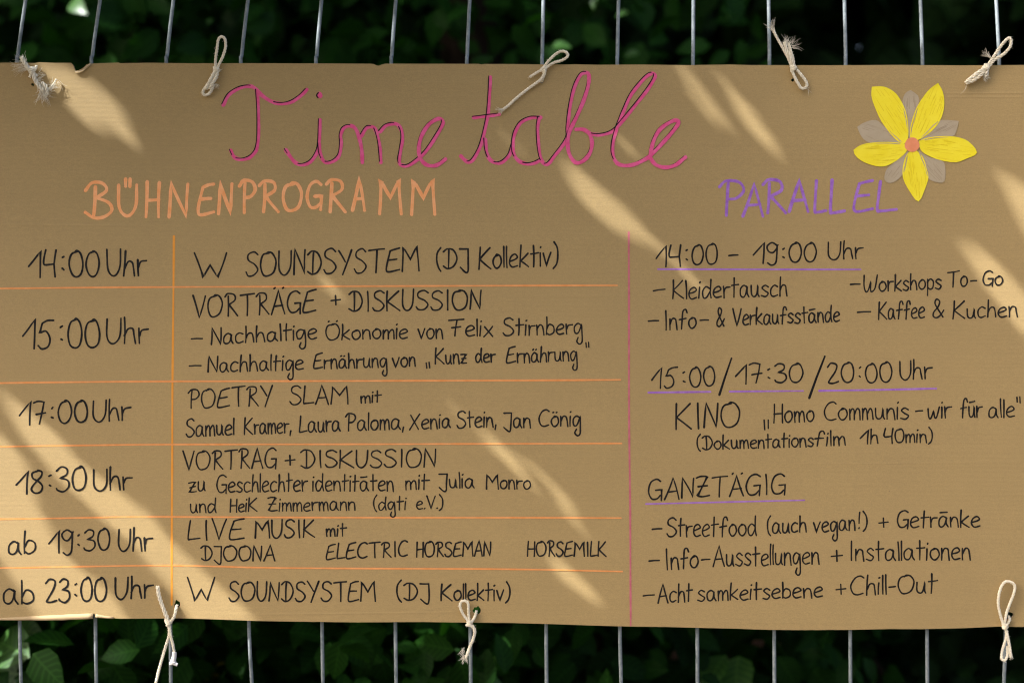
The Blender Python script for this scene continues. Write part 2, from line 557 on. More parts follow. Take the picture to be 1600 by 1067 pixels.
# ------------------------------------------------------------------ pen strokes
class Ink:
    """flat felt-pen ribbons lying on the board"""
    def __init__(s): s.v, s.f, s.m, s.k = [], [], [], 0
    def ribbon(s, pts, width, mi=0, base=0.00014, taper=0.0):
        pts = [Vector(p) for p in pts]
        q = [pts[0]]
        for a, b in zip(pts, pts[1:]):
            d = (b - a).length
            if d < 0.05: continue
            k = max(1, int(d / 14))
            for i in range(1, k + 1): q.append(a.lerp(b, i / k))
        pts = q
        if len(pts) < 2: pts = [pts[0], pts[0] + Vector((0.4, 0.4))]
        lift = base + 0.000028 * (s.k % 7)
        s.k += 1
        n = len(pts); w = width / 2
        wob = random.uniform(0, 6)
        b0 = len(s.v)
        for i, p in enumerate(pts):
            d = pts[min(i + 1, n - 1)] - pts[max(i - 1, 0)]
            d = d.normalized() if d.length > 1e-6 else Vector((1, 0))
            # mitre through bends
            if 0 < i < n - 1:
                d1 = (pts[i] - pts[i - 1]).normalized(); d2 = (pts[i + 1] - pts[i]).normalized()
                c = max(0.55, math.sqrt(max(0.0, (1 + d1.dot(d2)) / 2)))
            else: c = 1
            u = i / (n - 1)
            ww = w * (1 + 0.09 * math.sin(i * 0.55 + wob) + 0.06 * math.sin(i * 2.3 + wob) + 0.10 * max(0, 1 - i / 2.5) - 0.10 * max(0, 1 - (n - 1 - i) / 3)) / c
            ww *= 1 - taper * u
            nn = Vector((-d.y, d.x)) * ww
            l = lift + 0.000003 * i
            for sgn in (1, -1):
                r = p + nn * sgn
                s.v.append(P(r.x, r.y, l))
        for i in range(n - 1):
            a = b0 + 2 * i
            s.f.append((a, a + 1, a + 3, a + 2)); s.m.append(mi)
        # round pen tips
        for end in (0, n - 1):
            p = pts[end]
            d = (pts[0] - pts[1]) if end == 0 else (pts[-1] - pts[-2])
            a0 = math.atan2(d.y, d.x)
            ww = w * (1 - taper * (1 if end else 0))
            c0 = len(s.v)
            l = lift + 0.000003 * end + 0.000002
            K = 7
            for k in range(K):
                a = a0 - math.pi / 2 + math.pi * k / (K - 1)
                s.v.append(P(p.x + ww * math.cos(a), p.y + ww * math.sin(a), l))
            s.f.append(tuple(range(c0, c0 + K))); s.m.append(mi)
    def poly(s, pts, lift, mi=0):
        vv, ee, ff, *_ = delaunay_2d_cdt([Vector(p) for p in pts], [(i, (i + 1) % len(pts)) for i in range(len(pts))], [], 1, 1e-4)
        b0 = len(s.v)
        s.v += [P(p.x, p.y, lift) for p in vv]
        for f in ff:
            s.f.append(tuple(b0 + i for i in f)); s.m.append(mi)
    def build(s, name, mats, parent=None, label=None):
        # turn every face towards the viewer (-Y)
        out = []
        for f in s.f:
            a, b, c = (Vector(s.v[i]) for i in (f[0], f[1], f[2]))
            nrm = (b - a).cross(c - a)
            if len(f) > 3 and nrm.length < 1e-14:
                a, b, c = (Vector(s.v[i]) for i in (f[0], f[2], f[3])); nrm = (b - a).cross(c - a)
            out.append(f if nrm.y < 0 else f[::-1])
        o = link_mesh(name, s.v, out, mats, parent or sign, s.m)
        if label: o['label'] = label
        return o

def crom(pts, seg=6):
    return [(p.x, p.y) for p in catmull([Vector((x, y, 0)) for x, y in pts], seg)]

# glyphs: cap height 1, x-height .6; '!' marks a corner, L strokes are straight
G = {
'0': 'C .34,.97 .1,.86 0,.5 .09,.12 .28,0 .47,.13 .55,.5 .47,.86 .33,1 .23,.93',
'1': 'L 0,.40 .48,.98 .45,-.02',
'2': 'C .02,.8 .18,.98 .42,.9 .38,.58 .14,.18 .08,.02 .28,-.01 .52,.06',
'3': 'C .02,.86 .2,1 .42,.92 .4,.68 .17,.55! .45,.45 .5,.2 .3,0 .06,.05 0,.13',
'4': 'C .1,1 .02,.62 .04,.45 .15,.42 .45,.45;L .55,1 .49,.45 .55,-.03',
'5': 'C .64,.99 .4,.97 .2,.88! .1,.56! .32,.60 .48,.36 .40,.08 .15,0 .02,.1',
'7': 'C 0,.92 .2,1 .47,.95! .38,.5 .28,0;L .12,.42 .54,.48',
'8': 'C .30,.95 .08,.85 .1,.64 .3,.5 .48,.28 .38,.02 .15,.0 .03,.2 .22,.48 .42,.68 .46,.88 .3,.98',
'9': 'C .5,.88 .28,1 .06,.82 .12,.57 .32,.5 .48,.7 .52,.92! .5,.4 .46,-.02 .28,-.14 .1,-.02',
':': 'L .03,.70 .09,.74;L .03,.3 .09,.26',
'A': 'L 0,-.02 .36,1 .66,-.02;L .14,.33 .56,.36',
'B': 'C 0,.76 .2,.97 .5,.96 .62,.76 .32,.55! .66,.42 .76,.2 .55,.02 .25,-.02 0,.14;L .3,.86 .24,.05',
'C': 'C .62,.9 .45,1 .2,.88 .02,.5 .1,.12 .32,0 .6,.07',
'D': 'C -.08,.84 .12,.98 .42,.9 .6,.5 .45,.12 .18,0 -.06,.12;L .2,.92 .2,.06',
'E': 'C .62,1 .42,.97 .2,.9! .06,.4 .02,.08 .15,0 .62,.09;L .1,.5 .5,.53',
'F': 'L 0,.95 .78,1.02;C .42,.98 .34,.4 .3,0;L .15,.5 .62,.56',
'G': 'C .62,.88 .42,1 .15,.85 .02,.42 .15,.05 .4,.02 .58,.18;L .36,.44 .64,.46 .61,-.06',
'H': 'L .05,1 0,0;L .55,.98 .53,0;L .03,.48 .54,.5',
'I': 'L 0,1 .03,0',
'J': 'C 0,.96 .44,.95! .43,.3 .4,-.16 .28,-.2 .02,.04',
'K': 'L .05,1 0,0;L .6,.97 .04,.46 .64,0',
'L': 'C .08,1 .03,.5 0,.06 .1,.02 .5,.08',
'M': 'L 0,0 .07,.98 .40,.48 .72,1 .80,0',
'N': 'L 0,0 .05,1 .5,.02 .55,.97',
'O': 'C .42,.96 .1,.86 0,.45 .14,.05 .38,0 .64,.16 .74,.6 .6,.92 .4,1 .28,.92',
'P': 'C 0,.82 .16,1 .46,.96 .56,.72 .4,.5 .18,.46;L .2,.93 .17,0',
'R': 'C 0,.86 .16,1 .46,.95 .5,.7 .2,.5! .62,0;L .18,.9 .14,0',
'S': 'C .55,.88 .36,1 .1,.9 .1,.66 .4,.48 .56,.25 .38,.02 .12,.01 0,.16',
'T': 'L 0,.94 .72,1;L .37,.97 .36,0',
'U': 'C 0,1 .01,.3 .16,.02 .36,.03 .52,.35 .55,1',
'V': 'L 0,1 .32,0 .62,.96',
'W': 'L 0,1 .28,0 .5,.5 .72,.02 1,1',
'Q': 'C 0,1 -.02,.4 .1,.04 .26,.1 .42,.6! .42,.1 .52,.02 .7,.25 .86,1',
'X': 'L .05,.95 .55,0;L .62,1 0,0',
'Y': 'L 0,1 .32,.5;L .62,1 .22,-.05',
'Z': 'C 0,.92 .2,.98 .52,.97! .06,.06! .3,.02 .62,.06;L .08,.5 .52,.53',
'a': 'C .42,.5 .24,.6 .05,.42 .05,.1 .2,0 .36,.15 .44,.56! .43,.2 .54,0',
'b': 'L .06,1 .04,0;C .04,.3 .2,.58 .42,.46 .44,.14 .22,-.02 .05,.08',
'c': 'C .42,.52 .24,.6 .05,.42 .05,.12 .2,0 .42,.08',
'd': 'C .4,.5 .2,.6 .02,.36 .08,.03 .26,.04 .42,.34;L .46,1 .43,.3 .5,0',
'e': 'C .05,.27 .3,.34 .45,.45 .32,.6 .1,.48 .03,.2 .18,0 .46,.05',
'f': 'C .46,.82 .38,1 .22,.92 .17,.4 .14,-.02;L 0,.48 .40,.53',
'g': 'C .42,.5 .22,.6 .03,.4 .08,.06 .26,.08 .44,.54! .46,0 .45,-.45 .3,-.58 .16,-.42 .24,-.2',
'h': 'L .03,1 0,0;C .01,.28 .15,.55 .32,.54 .38,.3 .42,0',
'i': 'L .02,.6 0,0;L .03,.84 .06,.87',
'k': 'L .03,1 0,0;L .4,.62 .04,.28 .44,0',
'l': 'L 0,1 .02,0',
'm': 'L 0,.58 .01,0;C .01,.32 .12,.57 .24,.5 .27,0;C .26,.32 .4,.58 .52,.5 .57,0',
'n': 'L 0,.58 .01,0;C .01,.3 .15,.57 .32,.53 .37,.3 .41,-.02',
'o': 'C .26,.58 .06,.48 0,.25 .12,.02 .3,.02 .44,.25 .38,.52 .22,.6 .14,.55',
'p': 'L .02,.58 .04,-.36;C .02,.4 .2,.6 .42,.45 .38,.1 .2,0 .05,.1',
'r': 'L 0,.6 .02,0;C .02,.3 .12,.52 .36,.56',
's': 'C .38,.52 .2,.62 .04,.48 .2,.32 .38,.18 .24,0 0,.06',
't': 'L .15,.98 .14,0;L 0,.58 .40,.62',
'u': 'C 0,.58 .02,.14 .15,0 .3,.12 .38,.58! .38,.15 .44,0',
'v': 'L 0,.58 .2,0 .42,.6',
'w': 'C 0,.58 .06,.1 .16,.02 .3,.42! .38,.06 .48,.06 .62,.6',
'x': 'L .02,.6 .42,0;L .42,.6 0,-.02',
'z': 'L 0,.58 .42,.6 .05,.02 .46,.04;L .08,.3 .4,.33',
'(': 'C .24,1.08 .06,.8 .02,.4 .1,.05 .22,-.12',
')': 'C .02,1.1 .2,.8 .24,.4 .16,.05 0,-.14',
'!': 'L .12,1 .08,.35;L .09,.06 .11,.09',
'&': 'C .58,.02 .3,.45 .12,.78 .22,1 .4,.86 .3,.58 .06,.3 .04,.06 .22,0 .42,.14 .62,.4',
',': 'L .06,.1 .0,-.18',
'.': 'L .0,.04 .03,.06',
'-': 'L 0,.38 .28,.40',
}
for u, base, yy, wd in (('Ä', 'A', 1.1, .22), ('Ö', 'O', 1.14, .22), ('ä', 'a', .80, .1), ('ö', 'o', .80, .1)):
    cx = {'A': .36, 'O': .36, 'a': .24, 'o': .2}[base]
    G[u] = G[base] + f';L {cx - wd:.3f},{yy} {cx - wd + .05:.3f},{yy + .03};L {cx + wd:.3f},{yy} {cx + wd + .05:.3f},{yy + .03}'
G['Ü'] = G['U'] + ';L .22,1.2 .21,.95;L .36,1.2 .35,.95'
G['ā'] = G['a'] + ';L .08,.8 .46,.84'
G['ū'] = G['u'] + ';L .04,.8 .4,.86'

def strokes(ch):
    out = []
    for st in G[ch].split(';'):
        kind, *pp = st.split()
        pts, corner = [], []
        for p in pp:
            c = p.endswith('!')
            x, y = p.rstrip('!').split(',')
            pts.append((float(x), float(y))); corner.append(c or kind == 'L')
        out.append((kind, pts, corner))
    return out

def curve(pts, corner):
    """Catmull-Rom between corners"""
    res, i = [pts[0]], 0
    while i < len(pts) - 1:
        j = i + 1
        while j < len(pts) - 1 and not corner[j]: j += 1
        run = pts[i:j + 1]
        if len(run) == 2:
            # straight pen stroke with the slight bow of a hand
            (x0, y0), (x1, y1) = run
            bow = random.uniform(-.022, .022)
            for t in (.25, .5, .75, 1):
                k = bow * 4 * t * (1 - t)
                res.append((x0 + (x1 - x0) * t - (y1 - y0) * k, y0 + (y1 - y0) * t + (x1 - x0) * k))
        else:
            res += crom(run, 6)[1:]
        i = j
    return res

GAP = 0.13
def layout(text, jit=1.0):
    """strokes of a word in glyph units, pen position running on"""
    out, x = [], 0.0
    for k_, ch in enumerate(text):
        if ch == ' ':
            x += .4; continue
        sc_x = 1 + random.uniform(-.05, .05) * jit
        sc_y = 1 + random.uniform(-.05, .04) * jit
        dy = random.uniform(-.02, .02) * jit
        sk = random.uniform(-.03, .03) * jit
        gs = []
        for kind, pts, corner in strokes(ch):
            pp = [((px + sk * py + random.uniform(-.012, .012) * jit) * sc_x, (py + random.uniform(-.012, .012) * jit) * sc_y + dy) for px, py in pts]
            gs.append(curve(pp, corner))
        x0 = min(p[0] for g in gs for p in g); x1 = max(p[0] for g in gs for p in g)
        g_ = GAP * (.75 if ch in 'rtfLTF' else 1.7 if ch in ':I!' else 1)
        if k_ + 1 < len(text) and text[k_ + 1] in ':I!': g_ = GAP * 2.0
        for g in gs: out.append([(px - x0 + x, py) for px, py in g])
        x += x1 - x0 + g_
    return out

def word(I, text, x0, x1, yb0, yb1, cap, width, mi=0):
    st = layout(text)
    a = min(p[0] for g in st for p in g); b = max(p[0] for g in st for p in g)
    h = width / 2
    k = (x1 - x0 - 2 * h) / max(b - a, 1e-3) if b - a > .1 else cap
    for g in st:
        pts = []
        for px, py in g:
            u = (px - a) / max(b - a, .1)
            pts.append((x0 + h + (px - a) * k, yb0 + (yb1 - yb0) * u - h * .6 - py * (cap - h)))
        I.ribbon(pts, width * random.uniform(.93, 1.06), mi)

def letters(I, items, width, mi=0, jit=.6):
    for ch, x0, x1, yt, yb in items:
        st = layout(ch, jit)
        core = [p for g in st for p in g]
        a = min(p[0] for p in core); b = max(p[0] for p in core)
        c = min(p[1] for p in core); d = max(p[1] for p in core)
        h = width / 2
        for g in st:
            I.ribbon([(x0 + h + (px - a) / (b - a) * (x1 - x0 - width), yb - h - (py - c) / (d - c) * (yb - yt - width)) for px, py in g], width * random.uniform(.95, 1.08), mi)

def line(I, pts, width, mi=0, taper=0.0):
    I.ribbon(crom(pts, 8) if len(pts) > 2 else pts, width, mi, taper=taper)

# ---- the looped pink title, traced stroke by stroke, with a thin dark edge
title = [
 [(348,164),(357,148),(372,138),(388,134.5),(398,138),(410,150),(425,159),(440,162),(455,159),(469,150),(479,140)],
 [(401,141),(403,175),(403,212),(401,230),(397,239),(389,246),(377,249),(366,246),(360,235)],
 [(498.5,147.5),(499.5,149.5)],
 [(446,234),(454,246),(462,254.5),(472,257.5),(485,252.5),(494,240),(498,225),(499.5,187.5)],
 [(498.5,225),(500,240),(505,251),(512,254),(522,251),(530,242),(532.5,225),(532,212),(536,201),(546,196.5),(555,201),(561,215),(565,235),(566,254)],
 [(564,213),(572,200.5),(579,198),(586,202),(591.5,220),(594,240),(595,254)],
 [(593.5,206),(602,197),(612,193.5),(621,195),(627,204),(628.5,217),(625.5,237),(623.5,250),(626,257.5),(637,259),(650,251),(665,237),(680,215),(690,198),(691.5,189),(684,186),(670,195),(659,212),(654.5,230),(656,246),(665,257),(677,259.5),(687,256),(696,249)],
 [(720,244),(727,251),(734,253.5),(741,247),(750,230),(757,205),(762,180),(764.5,150),(766,121)],
 [(758,218),(760,237),(766,250),(777,255),(787,252),(796,242),(801,226)],
 [(845,184),(830,184),(815,191),(805.5,205),(801.5,222),(802.5,240),(811,252),(825,256.5),(837,254),(845,250)],
 [(842,185),(840,200),(841,225),(844,245),(849,255),(856,256.5),(865,246),(885,218),(886.5,200),(890,170),(897,138),(907,118),(915.5,114),(920,118),(919,135),(911,160),(900,185),(890,206),(887,225),(890,242),(899,254),(910,252.5),(921,241),(925,225),(921.5,211),(912,203),(900,202.5)],
 [(913,203),(923,209),(935,211),(950,208.5),(961,202.5),(972,190),(995,162),(1012,140),(1022,124),(1022.5,117),(1016,116),(1005,125),(987,147),(975,172),(967,192),(962,206),(957.5,225),(957.5,242),(964,255),(975,259),(990,257.5),(1005,251),(1018,242),(1037,222),(1052,205),(1060,193),(1058.5,189),(1050,190),(1032,202),(1021.5,220),(1016.5,240),(1018,250),(1026,258.5),(1040,262),(1055,258.5),(1065,251),(1071,246)],
 [(740,184),(760,181.5),(780,179)],
]
I = Ink()
for s in title: I.ribbon(crom(s, 7), 5.8 if len(s) > 2 else 8.5, 0)
sh = Vector((-.8, -.6))
for s in title:
    c = crom(s, 7)
    if len(s) == 2:
        I.ribbon([(499 - 4.4 + 4.6 * (1 - math.cos(a)), 149 + 4.4 * math.sin(a)) for a in np.linspace(-1.1, 1.0, 8)], 1.9, 1, base=0.00042)
        continue
    run = []
    for i, p in enumerate(c):
        d = Vector(c[min(i + 1, len(c) - 1)]) - Vector(c[max(i - 1, 0)])
        d.normalize()
        x = abs(d.x * sh.y - d.y * sh.x)
        if x > .34:
            run.append((p[0] + sh.x * 2.9, p[1] + sh.y * 2.9))
        else:
            if len(run) > 3: I.ribbon(run, 1.5, 1, base=0.00042)
            run = []
    if len(run) > 3: I.ribbon(run, 1.5, 1, base=0.00042)
I.build('title_lettering', [M_PINK, M_PLUM], label='large pink looped script title with a thin dark edge')

I = Ink()
letters(I, [('B',130,177,282,343.5),('Ü',182,215.5,277,340),('H',225,251,281,341.5),('N',261,295.5,283,342),('E',306.5,336,285,338.5),('N',338.5,364.5,283,336.5),
            ('P',371,401,279,335),('R',402,437,280,333.5),('O',439.5,473.5,283,332),('G',477,504.5,281,330),('R',507,542,278,334),('A',548,572,276,331.5),('M',590.5,629.5,278,337),('M',640.5,682,278,338)], 5.2)
I.build('heading_lettering', M_ORANGE, label='salmon orange capital heading on the left')
I = Ink()
letters(I, [('P',1122,1164.5,280,339),('A',1158.5,1194.5,285,340.5),('R',1190,1230,278.5,335),('A',1231,1265,280,333),('L',1271,1293,280,334.5),('L',1295.5,1322,279,335.5),('E',1332,1366,280,333),('L',1368.5,1403,281.5,332.5)], 4.5)
I.build('heading_lettering', M_PURPLE, label='violet capital heading on the right')

WT, WS = 2.95, 2.5
def text_line(name, ws, width, dashes=(), quotes=(), plus=()):
    """one mesh for each run of words that stands apart on the line"""
    items = [(w_[1], w_[2], 'w', w_) for w_ in ws]
    items += [(d[0], d[2], 'd', d) for d in dashes] + [(min(q[0], q[2]), max(q[0], q[2]), 'q', q) for q in quotes] + [(p[0] - p[2], p[0] + p[2], 'p', p) for p in plus]
    items.sort(key=lambda i: i[0])
    runs = []
    for it in items:
        if runs and it[0] - max(i[1] for i in runs[-1]) < 21: runs[-1].append(it)
        else: runs.append([it])
    for run in runs:
        I = Ink()
        for _, _, k, a in run:
            if k == 'w': word(I, *a, width)
            elif k == 'd':
                x0, y0, x1, y1 = a
                I.ribbon([(x0, y0), ((x0 + x1) / 2, (y0 + y1) / 2 - .4), (x1, y1)], width)
            elif k == 'q': I.ribbon([a[:2], a[2:]], width * .95)
            else:
                cx, cy, r = a
                I.ribbon([(cx - r, cy + .8), (cx + r, cy - .8)], width); I.ribbon([(cx - .3, cy - r), (cx + .3, cy + r)], width)
        I.build(name, M_BLACK)

T_ = 'time_lettering'; PR = 'programme_lettering'
text_line(T_, [('14:00',43,156,433,433,43), ('Uhr',165,230,432,431,42)], WT)
text_line(T_, [('15:00',34,157,546,544,47), ('Uhr',165,233,537,536,41)], WT)
text_line(T_, [('17:00',29,138,664,660,36), ('Uhr',144,206,661,656,35)], WT)
text_line(T_, [('18:30',24,136,772,766,39), ('Uhr',145,208,767,765,36)], WT)
text_line(T_, [('ab',12,57,866,865,36), ('19:30',75,173,863,860,35), ('Uhr',184,240,861,860,36)], WT)
text_line(T_, [('ab',4,54,944,943,39), ('23:00',70,168,941,940,38), ('Uhr',179,241,937,934,37)], WT)

text_line(PR, [('W',302,355,434,434,41), ('SOUNDSYSTEM',383,656,433,424,39), ('(DJ',681,733,421,420,33), ('Kollektiv)',747,873,421,415,35)], WT - .2)
text_line(PR, [('VORTRÄGE',300,495,497,488,36), ('DISKUSSION',544,753,487,484,32.5)], WT - .2, plus=[(524.5, 469, 7)])
text_line(PR, [('Nachhaltige',329,496,539,530,27), ('Ökonomie',508,638,532,529,26), ('von',652,693,530,529,27), ('Felix',700,771,526,526,28), ('Stirnberg',785,911,525,522,28)], WS,
          dashes=[(299, 529.5, 316, 529)])
text_line(PR, [('Nachhaltige',324,475,582,578,26), ('Ernährung',489,606,577,574,25), ('von',612,650,574,573,26), ('Kunz',679,730,569,569,25.5), ('der',742,775,567,566,24), ('Ernährung',790,903,568,564,26)], WS,
          dashes=[(296, 571.8, 314, 571.2)], quotes=[(666, 567, 667, 575), (670.5, 566, 671.5, 574.5), (915.5, 535.5, 916, 542.5), (919.5, 535, 920, 542)])
text_line(PR, [('POETRY',293,427,639,633,31), ('SLAM',452,545,632,631,30), ('mit',563,597,630,629,19)], WS)
text_line(PR, [('Samuel',290,367,683,679,28), ('Kramer,',381,456,679,676,27), ('Laura',467,533,676,674,28), ('Paloma,',539,632,673,671,28), ('Xenia',639,705,672,668,26), ('Stein,',713,776,669,667,27),
               ('Jan',786,830,669,668,26), ('Cönig',841,908,667,666,28)], WS)
text_line(PR, [('VORTRAG',285,433,735,730,31), ('DISKUSSION',469,682,731,730,29)], WS, plus=[(453.5, 718.5, 7.5)])
text_line(PR, [('zu',294,322,770,767,27), ('Geschlechter',338,482,770,767,28), ('identitāten',488,616,767,767,27), ('mit',633,672,765,765,25), ('Julia',685,742,763,762,24.5), ('Monro',759,830,764,764,24)], WS - .1)
text_line(PR, [('und',297,339,801,800,24), ('HeiK',359,403,800,799,22), ('Zimmermann',418,556,799,797,23), ('(dgti',583,636,797,796,22), ('e.V.)',650,693,795,795,21)], WS - .2)
text_line(PR, [('LIVE',293,383,844,843,33), ('MUSIK',398,493,841,839,29), ('mit',509,543,838,837,21)], WS + .1)
text_line(PR, [('DJOONA',313,431,876,876,25), ('ELECTRIC',509,638,874,869,25), ('HORSEMAN',650,768,870,868,24), ('HORSEMILK',823,948,869,869,24)], WS)
text_line(PR, [('W',292,337,939,939,37), ('SOUNDSYSTEM',357,588,939,939,32), ('(DJ',619,672,937,937,29), ('Kollektiv)',688,798,938,938,28)], WS + .1)

# right column
text_line(T_, [('14:00',1024,1122,417,414,34), ('19:00',1176,1277,412,410,33), ('Uhr',1293,1350,407,404,30)], WS + .1, dashes=[(1139, 399.5, 1153, 398.5)])
text_line(PR, [('Kleidertausch',1050,1231,468,463,31)], WS, dashes=[(1021, 454.5, 1039, 452)])
text_line(PR, [('Qorkshops',1349,1472,457,452,27), ('To',1480,1513,450,448,26), ('Go',1535,1568,447,446,24)], WS, dashes=[(1329, 444.5, 1344, 444), (1517, 439.3, 1526, 438.6)])
text_line(PR, [('Info',1039,1089,516,513,31), ('&',1119,1133,510,510,31), ('Verkaufsstānde',1144,1313,509,503,27)], WS, dashes=[(1013, 501.8, 1029, 501), (1094, 500.5, 1107, 500)])
text_line(PR, [('Kaffee',1372,1446,500,497,28), ('&',1457,1476,497,497,31), ('Kuchen',1488,1591,499,495,28)], WS, dashes=[(1340, 488, 1360.5, 487)])
text_line(T_, [('15:00',1017,1118,608,604,33), ('17:30',1148,1256,600,598,32), ('20:00',1292,1395,599,598,32), ('Uhr',1405,1458,595,592,31)], WS + .1)
for sl in ([(1124, 617), (1133, 589), (1143, 560)], [(1264.5, 622), (1276, 590), (1289, 557)]):
    I = Ink(); I.ribbon(sl, 3.3); I.build('slash_mark', M_BLACK)
text_line(PR, [('KINO',1055,1157,671,667,41)], WS + .3)
text_line(PR, [('Homo',1208,1273,661,659,30), ('Communis',1287,1421,657,655,30), ('wir',1449,1488,656,652,29), ('fūr',1500,1536,653,652,29), ('alle',1544,1586,653,652,29)], WS,
          dashes=[(1431, 642.6, 1441.5, 641.6)], quotes=[(1194, 656, 1195, 671), (1200.5, 656, 1200.5, 669), (1589, 620.5, 1589.5, 628), (1593.5, 620, 1594, 629)])
text_line(PR, [('(Dokumentations',1088,1272,703,698,23), ('film',1272,1322,697,696,24), ('1h',1343,1373,694,693,23), ('40min)',1380,1458,693,691,23)], WS)
text_line(PR, [('GANZTÄGIG',1012,1228,781,771,33)], WS + .1)
text_line(PR, [('Streetfood',1041,1183,839,837,31), ('(auch',1198,1261,834,831,27), ('vegan!)',1270,1356,832,827,27), ('Getrānke',1401,1532,825,823,28)], WS,
          dashes=[(1019, 826.5, 1034, 825.5)], plus=[(1380.5, 816, 7)])
text_line(PR, [('Info',1040,1092,890,886,33), ('Ausstellungen',1113,1281,885,881,32), ('Installationen',1329,1517,876,874,31)], WS, dashes=[(1014, 876, 1030, 875), (1096, 874.4, 1109, 873.4)], plus=[(1307.5, 868, 8.5)])
text_line(PR, [('Acht',1027,1083,942,940,30), ('samkeits',1089,1204,939,936,28), ('ebene',1205,1286,935,933,27), ('Chill-Out',1328,1466,930,926,31)], WS, dashes=[(1005, 930.4, 1022, 928.8)], plus=[(1314, 920, 7.5)])

# ruled lines
def rule(name, m, pts, width, taper=0):
    I = Ink(); line(I, pts, width, 0, taper); return I.build(name, m)
rule('ruled_line', M_LINE, [(-220, 453), (0, 450.8), (200, 448.9), (400, 448), (700, 446.8), (964, 446)], 2.6)
rule('ruled_line', M_LINE, [(-220, 602), (0, 598.4), (130, 596.8), (270, 595.8), (560, 595), (800, 594.3), (969, 593.4)], 2.8)
rule('ruled_line', M_LINE, [(-220, 700), (0, 697.5), (150, 695.3), (270, 694.2), (560, 693.6), (800, 693), (971, 692.4)], 2.5)
rule('ruled_line', M_LINE, [(-220, 813), (0, 810.7), (120, 808.8), (210, 807), (330, 807.2), (560, 808), (800, 808.2), (970, 808.8)], 2.5)
rule('ruled_line', M_LINE, [(-220, 890), (0, 887), (140, 884.4), (260, 882.8), (330, 884), (420, 886.2), (560, 887.2), (800, 888.6), (972, 892.3)], 2.5)
rule('divider_line', M_AMBER, [(271.2, 369), (270.6, 470), (269.6, 600), (269.4, 720), (268.9, 800), (268.6, 880), (268.3, 944)], 3.2)
rule('divider_line', M_DPINK, [(982.4, 363), (982.8, 470), (982.8, 620), (983.6, 720), (984.6, 800), (985, 900), (985.4, 976)], 3.0)
rule('underline', M_PURPLE, [(1028, 420.6), (1130, 420.8), (1240, 421), (1345, 421)], 2.4)
rule('underline', M_PURPLE, [(1013, 613.2), (1110, 612)], 2.8)
rule('underline', M_PURPLE, [(1140, 611.6), (1255, 610.6)], 2.4)
rule('underline', M_PURPLE, [(1280, 610.4), (1370, 609), (1463, 607)], 2.8)
rule('underline', M_PURPLE, [(1009, 787), (1100, 784.8), (1257, 781.2)], 2.2)

# ---- flower drawn with yellow, taupe and peach pens
fl = empty('flower_drawing', P(1425, 226))
fl.parent = sign; fl.matrix_parent_inverse = sign.matrix_world.inverted()
def q4(pts): return [(1200 + x / 4, y / 4) for x, y in pts]
CX, CY = 1425, 226.5
petals = [
 (1, q4([(650,548),(695,545),(742,553),(800,592),(848,675),(870,760),(874,850),(862,885),(842,895),(790,862),(712,762),(666,662),(648,600)]), (1366, 138)),
 (1, q4([(1060,525),(1088,575),(1098,650),(1082,730),(1040,800),(982,848),(940,872),(900,875),(889,845),(895,780),(928,682),(970,612),(1012,560)]), (1464, 132)),
 (1, q4([(945,885),(1000,865),(1100,855),(1180,861),(1250,888),(1302,955),(1240,990),(1172,1013),(1080,1000),(1000,970),(955,935)]), (1525, 238)),
 (1, q4([(537,940),(580,911),(660,895),(760,892),(850,903),(868,932),(842,970),(782,1015),(720,1039),(650,1030),(582,1002),(545,967)]), (1335, 236)),
 (1, [(1430,235),(1439,243),(1444,252),(1447,264),(1450,277),(1445,294),(1435,314),(1422,299),(1412.5,281),(1411,266),(1414,250),(1420,239)], (1435, 313)),
 (0, q4([(890,569),(918,588),(938,614),(930,690),(898,800),(886,860),(868,780),(850,690),(843,628),(862,585)]), (1422, 142)),
 (0, q4([(560,797),(600,772),(672,755),(730,800),(835,893),(760,896),(640,891),(588,856)]), (1340, 199)),
 (0, q4([(1188,761),(1090,755),(1045,775),(1000,820),(955,875),(1050,862),(1150,851),(1175,815)]), (1497, 190)),
 (0, [(1418,238),(1407,248),(1393,258),(1385,267),(1383,281),(1392,285.5),(1404,279),(1412,268),(1416,252)], (1385, 284)),
 (0, [(1436,237),(1452,247),(1471,252),(1476,262),(1475,283),(1463,284),(1451,278),(1446,262),(1440,248)], (1475, 283)),
]
def smooth_closed(pts, keep_tip=True):
    q = list(pts) + [pts[0]]
    return crom(q, 3)[:-1]
for ki, (yellow, poly, tip) in enumerate(petals):
    I = Ink()
    sp_ = smooth_closed(poly)
    I.poly(sp_, (0.00060 if yellow else 0.00040) + ki * 0.00001, 0)
    out = sp_ + [sp_[0]]
    top = 0.00064 + ki * 0.00001 if yellow else 0.00043 + ki * 0.00001
    # pen hatching along the petal, where the card shows between passes
    ax = Vector((tip[0] - CX, tip[1] - CY)); L_ = ax.length; ax.normalize(); nx = Vector((-ax.y, ax.x))
    rd = random.Random(ki + 40)
    for k in range(56 if yellow else 34):
        u0 = rd.uniform(.12, .9) * L_; ln = rd.uniform(8, 24); v0 = rd.uniform(-24, 24)
        pts = []
        for t in np.linspace(0, 1, 6):
            u = u0 + ln * t; bow = v0 * (1 - .55 * (u / L_ - .5) ** 2 * 2)
            pts.append((CX + ax.x * u + nx.x * bow, CY + ax.y * u + nx.y * bow))
        if all(inside(p, sp_) for p in pts): I.ribbon(pts, rd.uniform(.3, .85), 1, base=top)
    I.ribbon(crom(out, 1), 1.5, 0, base=top + 0.00008)
    o = I.build('petal', [M_YELLOW, M_YSTREAK] if yellow else [M_GREY, M_GSTREAK], fl)
    o['label'] = 'yellow hatched petal' if yellow else 'taupe petal showing behind the yellow ones'
I = Ink()
